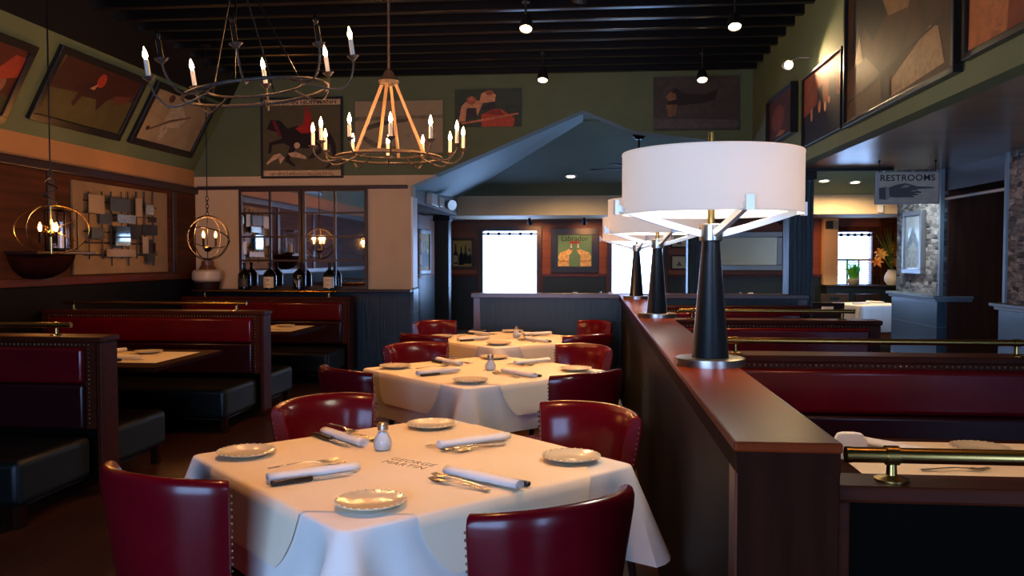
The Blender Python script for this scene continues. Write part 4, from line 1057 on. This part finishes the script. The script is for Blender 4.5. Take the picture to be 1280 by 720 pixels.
# rear room
g = dab('#5f8f74', '#6a9a7e', 3)
yl = Pk('#f2d292'); wh = Pk('#e8ece4')
sh = []
for s in (1, -1):
    f = lambda pl: [(.5+s*(u-.5), v) for u, v in pl]
    sh += [(yl, f([(.02, .0), (.34, .0), (.33, .16), (.02, .16)])), (yl, f([(.02, .30), (.08, .44), (.24, .50), (.36, .56), (.44, .53), (.40, .42), (.34, .36), (.33, .15), (.10, .15), (.04, .20)])), (Pk('#b5672c'), f([(.05, .17), (.33, .14), (.33, .165), (.06, .19)])), (Pk('#1c1512'), f(oval(.39, .545, .035, .014))), (wh, f([(.37, .58), (.39, .72), (.41, .72), (.43, .58)]))]
sh += [(Pk('#a33c30'), [(.36, .72), (.64, .72), (.64, .80), (.36, .80)])]
t = picture('poster', 'green framed poster of two yellow dogs between the far windows', 'poster', 1.01, .95, back(-.335, 1.68, YF), g, sh, .14, M_frameblk, depth=.05)
textmesh('lettering', 'Labrador', .165, Pk('#1d3326'), t, T(0, .255, .030), extrude=.0004, sx=.95)
g = dab('#c2a45c', '#b3944e', 4); dk = Pk('#16181c')
sh = [(dk, [(.06, .10), (.06, .48), (.12, .58), (.13, .86), (.19, .86), (.20, .58), (.27, .50), (.27, .10)]), (dk, [(.30, .05), (.32, .42), (.40, .52), (.41, .74), (.48, .74), (.48, .55), (.56, .48), (.58, .05)]), (dk, [(.56, .10), (.57, .45), (.63, .54), (.64, .80), (.70, .80), (.71, .54), (.80, .44), (.82, .10)]), (dk, [(.78, .10), (.82, .46), (.85, .70), (.91, .70), (.92, .5), (.98, .40), (.98, .10)]),
      (Pk('#cdbf98'), [(.06, .16), (.06, .42), (.24, .42), (.24, .16)]), (Pk('#cdbf98'), [(.72, .48), (.80, .60), (.92, .56), (.88, .42)])]
picture('painting', 'wine bottle painting in a brown frame left of the far window', 'painting', .54, .68, back(-2.76, 1.62, YF), g, sh, .06, M_framebrn, depth=.045)
picture('painting', 'wine bottle picture in a silver frame on the cedar side wall', 'painting', 1.15, .84, onleft(16.0, 1.64, -3.2), g, sh, .07, M_framesil, depth=.06)
g = dab('#cfc4a0', '#c3b690', 3)
for z, lb in ((1.89, 'upper small black framed print beside the far fluted column'), (1.43, 'lower small black framed print beside the far fluted column')):
    picture('print', lb, 'print', .36, .32, back(2.00-.18+.05, z, YF), g, [(Pk('#6a6450'), [(.3, .2), (.5, .6), (.7, .2)])], .035, group='small black framed prints')
# frosted picture on the stone wall
g = mat('pale mountain print', '#d3e9ef', 0.1, col2='#dcf0f4', scale=2)
t = picture('picture', 'tall pale blue mountain picture in a silver frame on the stone wall', 'picture', .56, .70, onright(9.90, 1.70, XS), g, [(Pk('#b5cfdd'), [(.05, .45), (.45, .78), (.62, .66), (.95, .40), (.95, .1), (.05, .1)]), (Pk('#e0f2f5'), [(.05, .32), (.5, .52), (.95, .28), (.95, .02), (.05, .02)])], .05, M_framesil, depth=.06)

# ------------------------------------------------------------------ wall mirror panels, bottles, crock
def mirror_panel(label, x0, x1):
    t = thing('wall_mirror', label, 'mirror', ((x0+x1)/2, YB, 1.115), 0, 'window shaped mirrors on the back wall')
    h = (x1-x0)/2; H = 1.325
    m = MB(); m.b2((-h+.02, -.03, .02), (h-.02, -.012, H-.02)); m.build('mirror_glass', M_mirror, t, smooth=0)
    m = MB()
    for lo, hi in (((-h, 0), (-h+.035, H)), ((h-.035, 0), (h, H)), ((-h+.035, 0), (h-.035, .035)), ((-h+.035, H-.03), (h-.035, H))): m.b2((lo[0], -.055, lo[1]), (hi[0], -.004, hi[1]))
    m.build('frame', M_trim, t, smooth=0)
    m = MB(); m.b2((-.014, -.048, .035), (.014, -.03, H-.03))
    for k in (1, 2, 3): z = .06+(H-.06)*k/4; m.b2((-h+.035, -.045, z-.012), (h-.035, -.03, z+.012))
    m.build('glazing_bar', M_trim, t, smooth=0)
mirror_panel('window shaped mirror panel nearer the white crock', -4.69, -3.835); mirror_panel('window shaped mirror panel nearer the rear room opening', -3.815, -2.94)
def bottle(label, x, lab):
    t = thing('wine_bottle', label, 'bottle', (x, YB-.15, 1.1115), 0, 'large dark bottles on the back wall ledge')
    m = MB(); m.lathe([(0, 0), (.078, 0), (.084, .006), (.084, .175), (.078, .21), (.045, .245), (.022, .265), (.019, .30), (.019, .335), (.023, .337), (.023, .352), (0, .353)], 28, cap=False); m.build('glass', M_bottle, t)
    m = MB(); m.lathe([(.0205, .29), (.0205, .334), (.0245, .335), (.0245, .354), (0, .355)], 20, cap=False); m.build('capsule', M_blackflat, t)
    if lab == 'cream':
        m = MB(); m.grid([[Vector((.0852*math.sin(a), -.0852*math.cos(a), z)) for a in [(-.95+1.9*i/14) for i in range(15)]] for z in (.02, .165)]); l = m.build('label', M_label, t)
        m = MB()
        for z, w in ((.125, .3), (.11, .2), (.06, .35)): m.grid([[Vector((.0858*math.sin(a), -.0858*math.cos(a), z+dz)) for a in [(-w+2*w*i/6) for i in range(7)]] for dz in (0, .006)])
        m.build('label_print', M_ink, l)
    elif lab == 'antler':
        m = MB()
        for s in (-1, 1):
            pts = [(s*.005, .03), (s*.012, .07), (s*.030, .10), (s*.036, .135)]
            m.tube([(x_, -.0865+abs(x_)*.35, z_) for x_, z_ in pts], .004, 6); m.tube([(s*.014, -.084, .075), (s*.010, -.0855, .12)], .0035, 6); m.tube([(s*.028, -.078, .095), (s*.045, -.070, .115)], .003, 6)
        m.build('emblem', M_label, t)
    else:
        m = MB(); m.grid([[Vector((.0852*math.sin(a), -.0852*math.cos(a), z)) for a in [(-.95+1.9*i/14) for i in range(15)]] for z in (.03, .14)]); m.build('label', M_darklabel, t)
M_darklabel = mat('dark bottle label', '#3a352c', .5)
bottle('dark bottle with a dark label nearest the white crock', -4.58, 'dark'); bottle('dark bottle with a cream label beside the dark labelled bottle', -4.23, 'cream')
bottle('dark bottle with a pale antler emblem', -3.83, 'antler'); bottle('dark bottle with a cream label nearest the rear room opening', -3.42, 'cream')
t = thing('crock', 'squat white crock with brown neck at the end of the bottle ledge', 'crock', (-5.05, YB-.235, 1.1115))
m = MB(); m.lathe([(0, 0), (.15, 0), (.17, .09), (.16, .11), (0, .11)], 32, cap=False); m.build('foot', M_trim, t)
m = MB(); m.lathe([(0, .105), (.17, .105), (.195, .13), (.20, .18), (.19, .235), (.165, .255), (.08, .265), (0, .265)], 36, cap=False); m.build('body', M_crock, t) if False else m.build('body', mat('ivory glaze', '#cfc0a6', .35), t)
m = MB(); m.lathe([(0, .26), (.11, .262), (.095, .30), (.075, .32), (.075, .375), (.05, .385), (0, .385)], 28, cap=False); m.build('neck', mat('brown glaze', '#6b4630', .35), t)

# ------------------------------------------------------------------ metal wall art and lantern shelf on the panelled wall
t = thing('wall_art', 'metal wall art of staggered squares on a tan panel', 'wall art', (XL, 0, 0))
m = MB(); m.b2((.013, 8.28, 1.355), (.035, 10.23, 2.33)); m.build('backing', mat('tan plaster panel', '#7d6746', .8, col2='#8a7350', scale=3, bump=.2), t, smooth=0)
def zy(x, y):
    zt = 20+(x-344)*.151; zb_ = 488-(x-344)*.017
    return 8.28+(x-344)*.0041, 2.33-(y-zt)/(zb_-zt)*.97
cm = mat('antique cream metal', '#9a8768', .45, .3); gm = mat('blue grey metal', '#3f4442', .45, .5); dm = mat('dark bronze metal', '#26221e', .45, .5); tm = mat('tan metal', '#8a6a44', .5, .3); sm = mat('silvered metal', '#a9a59a', .25, .9)
TL = [(395,90,465,190,cm),(485,105,585,185,gm),(588,115,608,190,dm),(612,110,645,205,cm),(665,142,708,196,sm),(700,205,738,236,dm),(447,180,505,243,gm),(512,190,603,238,sm),(585,242,648,318,dm),(656,242,740,300,dm),(497,248,570,350,M_mirror),(400,255,458,315,gm),(487,354,530,362,gm),(468,365,612,405,cm),(645,305,675,390,cm),(679,318,717,392,dm),(720,335,752,385,tm),(667,396,706,432,gm)]
rr = random.Random(3)
for x0, y0, x1, y1, mm in TL:
    ya, za = zy(x0, (y0)); yb_, zb2 = zy(x1, y1); d = rr.uniform(.06, .12)
    m = MB(); m.b2((d, ya, zb2), (d+.008, yb_, za)); m.build('metal_square', mm, t, smooth=0)
for x in (402, 462, 505, 555, 588, 632, 676, 724):
    ya, za = zy(x, 78); _, zb2 = zy(x, 450 if x in (588, 505, 724) else 415); m = MB(); m.cyl((.06, ya, zb2), (.06, ya, za), .008, n=8); m.build('rod', dm, t)
for y in (120, 180, 275, 330, 392):
    ya, za = zy(385, y); yb_, _ = zy(750, y); m = MB(); m.cyl((.05, ya, za), (.05, yb_, za), .007, n=8); m.build('rod', dm, t)
t = thing('wall_shelf', 'dark bowl shaped wooden wall shelf behind the oval pendant', 'shelf', (XL+.013, 7.72, 1.56))
m = MB(); rows = []
for i in range(9):
    u = i/8*PI/2
    rows.append([Vector((.30*math.sin(a)*math.cos(u), -.42*math.cos(a)*math.cos(u*.9), -.24*math.sin(u)**1.2)) for a in [PI*k/20 for k in range(21)]])
R = m.grid(rows); m.bm.faces.new(R[0]); m.build('bracket', M_enddark, t)
m = MB(); m.b2((0, -.46, 0), (.33, .46, .03)); m.build('top', M_trim, t, smooth=0, bevel=.006)
t = thing('lantern', 'glass cylinder candle lantern in a thin black frame on the wall shelf', 'lantern', (XL+.19, 7.85, 1.592))
m = MB(); m.lathe([(.07, .03), (.07, .34)], 28, cap=False); m.build('glass_cylinder', M_glass, t)
m = MB()
for a, b in ((-1, -1), (1, -1), (1, 1), (-1, 1)): m.b2((a*.10-.006, b*.10-.006, 0), (a*.10+.006, b*.10+.006, .40))
for z in (0, .39): 
    for s in (-1, 1): m.b2((-.10, s*.10-.006, z), (.10, s*.10+.006, z+.012)); m.b2((s*.10-.006, -.10, z), (s*.10+.006, .10, z+.012))
m.lathe([(0, .0), (.09, .0), (.09, .03), (0, .03)], 20, cap=False); m.build('frame', M_ironblack, t, smooth=30)
m = MB(); m.lathe([(0, .03), (.035, .03), (.035, .16), (0, .16)], 18, cap=False); m.build('candle', M_candle, t)

# ------------------------------------------------------------------ rear room things
t = thing('sign', 'restrooms sign with a painted pointing hand hanging from the soffit', 'sign', (2.965, 8.32, 2.185), math.radians(-3))
m = MB(); m.b2((-.275, -.012, -.14), (.275, .012, .14)); m.build('board', mat('worn sign board', '#a8ab9c', .6, col2='#b9bcae', scale=12), t, smooth=0)
m = MB()
for lo, hi in (((-.285, -.15), (.285, -.138)), ((-.285, .138), (.285, .15)), ((-.285, -.15), (-.273, .15)), ((.273, -.15), (.285, .15))): m.b2((lo[0], -.018, lo[1]), (hi[0], .018, hi[1]))
m.build('frame', M_framesil, t, smooth=0)
textmesh('lettering', 'RESTROOMS', .082, M_ink, t, T(-.0, -.0125, .092) @ RX(PI/2), extrude=.0006, bold=.0012, spacing=1.06, sx=1.02)
hd = mat('sign ink grey', '#4a5052', .6); hl = mat('sign ink light', '#8b9190', .6)
m = MB(); F = lambda pl, z, mi: m.poly([(x, -.0125-z, y) for x, y in pl], mi)
F([(-.25, -.105), (-.255, .0), (-.19, .012), (-.19, -.11)], .0004, 0); F([(-.19, -.115), (-.195, .015), (-.165, .01), (-.155, -.10)], .0008, 1)
F([(-.16, -.085), (-.165, .005), (-.10, .03), (-.02, .045), (.02, .035), (.08, .015), (.235, .005), (.24, -.005), (.08, -.012), (.10, -.03), (.13, -.04), (.12, -.05), (.06, -.05), (.10, -.062), (.09, -.072), (.04, -.07), (.07, -.083), (.06, -.09), (0, -.088), (-.08, -.09)], .0004, 0)
F([(-.06, .0), (-.02, .03), (.03, .02), (.0, .005)], .0008, 1); F([(.05, -.02), (.09, -.025), (.08, -.034), (.03, -.035)], .0008, 1)
m.build('painted_hand', [hd, hl], t, smooth=0)
for s in (-1, 1):
    m = MB(); m.cyl((s*.25, 0, .14), (s*.25, 0, ZS-2.185), .004, n=6); m.ball((s*.25, 0, ZS-2.20), .012); m.build('hanger', M_ironblack, t)

t = thing('wall_mirror', 'wide silver framed mirror on the far cedar wall', 'mirror', (3.08, YF, 1.665))
m = MB(); m.b2((-.80, -.05, -.30), (.80, -.03, .30)); m.build('mirror_glass', M_mirror, t, smooth=0)
m = MB()
for lo, hi in (((-.91, -.405), (.91, -.29)), ((-.91, .29), (.91, .405)), ((-.91, -.29), (-.79, .29)), ((.79, -.29), (.91, .29))): m.b2((lo[0], -.065, lo[1]), (hi[0], -.005, hi[1]))
m.build('frame', M_framesil, t, smooth=0, bevel=.012)

def slot_chair():
    t = thing('slot_chair', 'x', 'chair', (0, 0, 0), 0, 'dark wooden chairs of the rear room')
    m = MB(); rows = []
    zs = [.44, .55, .68, .70, .74, .78, .80, .85]
    for s in range(2):
        pass
    def bk(z): return -.20-.10*(z-.44)/.41
    def seg(x0, x1, z0, z1):
        m.b2((x0, 0, 0), (x1, .001, .001)) if False else None
        vs = [(x0, bk(z0), z0), (x1, bk(z0), z0), (x1, bk(z1), z1), (x0, bk(z1), z1)]
        a = [m.bm.verts.new((x, y-.016, z)) for x, y, z in vs]; b = [m.bm.verts.new((x, y+.016, z)) for x, y, z in vs]
        for f in ((a[0], a[1], a[2], a[3]), (b[3], b[2], b[1], b[0]), (a[0], b[0], b[1], a[1]), (a[1], b[1], b[2], a[2]), (a[2], b[2], b[3], a[3]), (a[3], b[3], b[0], a[0])): m.bm.faces.new(f)
    seg(-.24, .24, .50, .735); seg(-.24, -.09, .735, .80); seg(.09, .24, .735, .80); seg(-.24, .24, .80, .86)
    m.build('backrest', M_legs, t, smooth=0)
    m = MB(); m.b2((-.23, -.22, .42), (.23, .22, .46)); m.build('seat', M_vinyl, t, smooth=0, bevel=.012)
    for x in (-.205, .205):
        m = MB(); m.cyl((x, .19, .42), (x, .20, 0), .02, .016, 8); m.build('leg', M_legs, t)
        m = MB(); m.cyl((x, -.19, .52), (x, -.24, 0), .02, .016, 8); m.build('leg', M_legs, t)
    return t
sc0 = slot_chair(); sc0['label'] = 'dark chair with slotted back standing before the rear white table'; sc0.location = (3.55, 13.3, 0); sc0.rotation_euler = (0, 0, -.1)
copy_tree(sc0, 'dark chair with slotted back beyond the rear white table', (5.15, 15.85, 0), PI+.25)
copy_tree(sc0, 'dark chair standing by the end of the stone wall', (5.05, 13.75, 0), .9)
copy_tree(sc0, 'dark chair by the far wall under the potted grass', (4.45, 15.9, 0), PI-.2)
copy_tree(sc0, 'dark chair in the aisle beyond the back wall', (-2.66, 13.2, 0), -1.2)
t = thing('dining_table', 'square table of the rear room with long white cloth', 'table', (4.65, 14.75, 0), math.radians(20))
m = MB(); m.b2((-.5, -.5, .712), (.5, .5, .7485)); m.build('tabletop', M_wood, t, smooth=0)
m = MB(); m.cyl((0, 0, 0), (0, 0, .712), .05, n=14); m.build('pedestal', M_ironblack, t)
cl = tablecloth_mesh(.42, .505, 9).build('tablecloth', M_cloth, smooth=50, weld=True)
tag(cl, 'long white cloth over the rear room table', 'tablecloth', None, (4.65, 14.75, .7515), math.radians(20))
copy_tree(napkin0, 'rolled napkin on the rear room table', (4.5, 14.6, .7535), .4); copy_tree(napkin0, 'rolled napkin on the far side of the rear room table', (4.85, 15.0, .7535), 2.2)
for i, (x, y) in enumerate(((.05, 16.75), (2.75, 16.75))):
    lb = 'before the dog poster' if i == 0 else 'before the wide silver mirror'
    t = thing('dining_table', 'small dark table ' + lb, 'table', (x, y, 0), 0, 'small dark rear tables')
    m = MB(); m.b2((-.6, -.4, .712), (.6, .4, .75)); m.build('tabletop', M_enddark, t, smooth=0)
    m = MB(); m.cyl((0, 0, 0), (0, 0, .712), .05, n=14); m.build('pedestal', M_ironblack, t)
    copy_tree(shaker0, 'salt shaker on the small dark table ' + lb, (x+.15, y, .751), 0)
    for s in (-1, 1): 
        o = copy_tree(bpy.data.objects['folded_napkin'], 'upright folded napkin on the %s side of the table %s' % ('window' if s < 0 else 'column', lb), (x+s*.35, y+.05, .751), .2, 'upright napkins on the small rear tables')
    copy_tree(sc0, 'dark chair drawn up to the small table ' + lb, (x+.9, y+.1, 0), PI/2)

# plants
t = thing('potted_grass', 'potted bright green grass on the far window ledge', 'plant', (5.36, 17.92, .9715))
m = MB(); m.lathe([(0, 0), (.075, 0), (.11, .05), (.115, .10), (.09, .13), (0, .12)], 24, cap=False); m.build('pot', mat('grey pot', '#8d918c', .5), t)
m = MB(); rg = random.Random(5)
for i in range(230):
    a = rg.random()*2*PI; l = rg.uniform(.22, .40); ln = rg.uniform(.03, .28); r0 = rg.random()*.08
    b0 = Vector((r0*math.cos(a), r0*math.sin(a), .12)); dv = Vector((math.cos(a), math.sin(a), 0)); w = dv.cross(Vector((0, 0, 1)))*.007
    p1 = b0+dv*ln*.35+Vector((0, 0, l*.6)); p2 = b0+dv*ln+Vector((0, 0, l))
    m.grid([[b0-w, b0+w], [p1-w*.8, p1+w*.8], [p2-w*.1, p2+w*.1]])
m.build('foliage', mat('bright grass green', '#58c83a', .5, col2='#86e060', scale=20), t)
t = thing('flower_vase', 'white vase of orange and yellow flowers on the far ledge', 'flowers', (6.12, 17.90, .9715))
m = MB(); m.lathe([(0, 0), (.09, 0), (.15, .08), (.155, .16), (.12, .25), (.085, .29), (.095, .315), (.08, .31), (0, .27)], 28, cap=False); m.build('vase', M_white, t)
oc = [mat('orange petals', '#f09a3a', .5), mat('yellow petals', '#f3cf6a', .5)]
for i in range(11):
    a = rg.random()*2*PI; hh = rg.uniform(.36, .95); sp = rg.uniform(.05, .30)
    c_ = Vector((sp*math.cos(a)*1.1-.06, sp*math.sin(a)*.6, hh)); 
    m = MB(); ax = Vector((math.cos(a)*.6, -.6, .5)).normalized(); q = ax.to_track_quat('Z', 'Y').to_matrix().to_4x4()
    for k in range(6):
        b_ = 2*PI*k/6; M = T(*c_) @ q @ RZ(b_); L_ = rg.uniform(.11, .16)
        m.grid([[M @ Vector((.008, -.012, 0)), M @ Vector((.008, .012, 0))], [M @ Vector((L_*.5, -.032, .05)), M @ Vector((L_*.5, .032, .05))], [M @ Vector((L_*.85, -.02, .045)), M @ Vector((L_*.85, .02, .045))], [M @ Vector((L_, -.003, .02)), M @ Vector((L_, .003, .02))]])
    m.build('flower', oc[i % 2], t, smooth=60)
m = MB()
for i in range(26):
    a = rg.uniform(1.2, 5.2); l = rg.uniform(.35, .95); sp = rg.uniform(.1, .42)
    b0 = Vector((0, 0, .28)); p2 = Vector((sp*math.cos(a), sp*math.sin(a)*.5, .28+l)); p1 = (b0+p2)/2+Vector((0, 0, .08)); w = Vector((.012, .004, 0))
    m.grid([[b0-w*.5, b0+w*.5], [p1-w, p1+w], [p2-w*.1, p2+w*.1]])
m.build('leaves', mat('long leaf green', '#8fae4c', .5), t)

# small fittings
t = thing('track_light', 'black track with a white spotlight head under the soffit behind the sign', 'track light', (2.62, 9.0, 2.43))
m = MB(); m.b2((-.45, -.018, -.014), (.45, .018, .0195)); m.build('track', M_blackflat, t, smooth=0)
q = (Vector((3.62, 9.9, 1.62))-Vector((2.98, 9.0, 2.31))).to_track_quat('-Z', 'Y').to_matrix().to_4x4()
m = MB(); m.lathe([(0, .07), (.03, .07), (.042, .02), (.042, -.03), (.036, -.03), (.034, -.01), (0, -.01)], 20, M=T(.36, 0, -.10) @ q, cap=False); m.cyl((.36, 0, -.06), (.36, 0, -.01), .008, n=8); m.build('head', M_white, t)
m = MB(); m.lathe([(0, -.022), (.033, -.022), (.033, -.012), (0, -.012)], 20, M=T(.36, 0, -.10) @ q, cap=False); m.build('lens', E_lens, t)
light('SPOT', 'track_beam', tuple(T(.36, 0, -.10) @ q @ Vector((0, 0, -.04))), 55, '#eaf4ff', t, .03, q.to_euler(), 80, .8)
t = thing('emergency_light', 'white emergency light with round lamp heads on the grey header', 'emergency light', (-2.499, 13.55, 2.425))
m = MB(); m.b2((0, -.75, -.09), (.09, -.25, .10)); m.build('housing', M_white, t, smooth=0, bevel=.01)
m = MB(); m.b2((0, .05, -.07), (.08, .45, .09)); m.b2((.02, -.25, -.08), (.05, .05, -.05)); m.build('battery_box', M_white, t, smooth=0, bevel=.01)
m = MB(); m.cyl((.10, .62, 0), (.20, .50, -.02), .075, .085, 20); m.build('lamp_head', M_nickel, t)
m = MB(); m.b2((-.06, -.05, -.08), (.06, .05, .08)); tag(m.build('wall_speaker', M_blackflat, smooth=0, bevel=.008), 'small black speaker on the beige pilaster', 'speaker', None, (4.88, 17.96, 2.20))
m = MB(); m.b2((-.05, -.03, -.07), (.05, 0, .07)); tag(m.build('sensor_box', M_white, smooth=0, bevel=.008), 'small white box on the beige beam', 'sensor', None, (5.20, 15.878, 2.41))
m = MB(); m.cyl((XS+.04, 7.84, 2.14), (XS+.04, 9.22, 2.14), .017, n=14); tag(m.build('curtain_pole', M_white), 'white pole across the top of the dark passage', 'pole')
t = thing('ceiling_fan', 'dark ceiling fan under the rear vault, partly behind the lamp shade', 'fan', (.70, 12.55, 3.32))
m = MB(); m.lathe([(0, .02), (.09, .02), (.09, -.03), (.05, -.07), (0, -.07)], 24, cap=False); m.build('canopy', M_ironblack, t)
m = MB(); m.cyl((0, 0, -.05), (0, 0, -.42), .014, n=10); m.lathe([(0, -.40), (.09, -.42), (.12, -.47), (.10, -.54), (0, -.56)], 24, cap=False); m.build('motor', M_ironblack, t)
for k in range(5):
    M = RZ(2*PI*k/5+.35) @ RX(.2); m = MB(); m.prism([(.10, -.03), (.22, -.065), (.70, -.075), (.74, 0), (.70, .075), (.22, .065), (.10, .03)], -.49, -.48, M=RZ(2*PI*k/5+.35)); m.build('blade', M_enddark, t, smooth=0)
def downlight(label, p, nrm, W, r=.075):
    t = thing('downlight', label, 'downlight', p, 0, 'round downlights of the rear room')
    q = Vector(nrm).to_track_quat('Z', 'Y').to_matrix().to_4x4()
    m = MB(); m.lathe([(r, -.004), (r+.03, -.004), (r+.03, .012), (r, .016)], 24, M=q, cap=False); m.build('trim_ring', M_white, t)
    m = MB(); m.lathe([(0, 0), (r, 0), (r, .008), (0, .008)], 24, M=q, cap=False); m.build('lens', E_lens, t)
    if W: light('SPOT', 'downlight_beam', tuple(q @ Vector((0, 0, .03))), W, '#ffdba8', t, .06, (0, 0, 0), 165, .5)
hz = lambda y: 3.45-(y-12)*.1935-.02
hn = (0, -.19, -1)
downlight('round downlight on the teal slope above the low wall', (-.34, 14.6, hz(14.6)), hn, 150)
downlight('round downlight on the slope nearest the lamp shade and column', (3.98, 15.0, hz(15.0)), hn, 150)
downlight('round downlight on the slope nearest the restrooms sign', (4.52, 15.1, hz(15.1)), hn, 150)
for lb, x in (('small spotlight under the low ceiling before the far window', -1.22), ('small spotlight under the low ceiling before the dog poster', -.12), ('small spotlight under the low ceiling before the wide mirror', 3.75)):
    spotlight(lb, (x, 17.2, 2.22), (x+.05, 18.2, 1.5) if x < 3 else (5.3, 17.9, 1.1), 80 if x < 3 else 130, zc=2.34, spot=90, r=.05, group='small spotlights of the rear room')

# ------------------------------------------------------------------ daylight, camera
w = bpy.data.worlds.new('overcast sky'); scene.world = w; w.use_nodes = True
bg = w.node_tree.nodes['Background']; bg.inputs['Color'].default_value = lin('#9cc3ff'); bg.inputs['Strength'].default_value = 15.0
def portal(x0, x1, z0, z1, y, rot):
    l = bpy.data.lights.new('window_portal', 'AREA'); l.shape = 'RECTANGLE'; l.size = x1-x0; l.size_y = z1-z0; l.cycles.is_portal = True
    o = bpy.data.objects.new('window_portal', l); COL.objects.link(o); o.location = ((x0+x1)/2, y, (z0+z1)/2); o.rotation_euler = rot
for a, b, c, d in WIN: portal(a, b, c, d, YF+.19, (-PI/2, 0, 0))
for a, b, c, d in (FW, FW2): portal(a, b, c, d, Y0-.19, (PI/2, 0, 0))
for a, b, c, d in SW_:
    portal(a, b, c, d, 0, (0, 0, 0)); o = COL.objects[-1]; o = bpy.context.scene.objects[o.name]
    o.location = (XE+.14, (a+b)/2, (c+d)/2); o.rotation_euler = (0, PI/2, 0); o.data.size = d-c; o.data.size_y = b-a

cam = bpy.data.cameras.new('camera'); co = bpy.data.objects.new('camera', cam); COL.objects.link(co)
cam.sensor_fit = 'HORIZONTAL'; cam.angle = 2*math.atan(640/1060); cam.clip_end = 200; cam.clip_start = .02
co.location = (0, 0, 1.53); co.rotation_euler = (PI/2-math.radians(2.0531), 0, math.radians(5.2788))
scene.camera = co
vs_ = scene.view_settings
scene.display_settings.display_device = 'sRGB'
vs_.view_transform = 'Standard'; vs_.look = 'None'; vs_.exposure = 0.0; vs_.gamma = 1.0; vs_.use_curve_mapping = False
scene.cycles.use_denoising = True
scene.cycles.max_bounces = 8; scene.cycles.diffuse_bounces = 4; scene.cycles.glossy_bounces = 4; scene.cycles.transparent_max_bounces = 12
scene.cycles.sample_clamp_indirect = 4.0; scene.cycles.caustics_reflective = False; scene.cycles.caustics_refractive = False
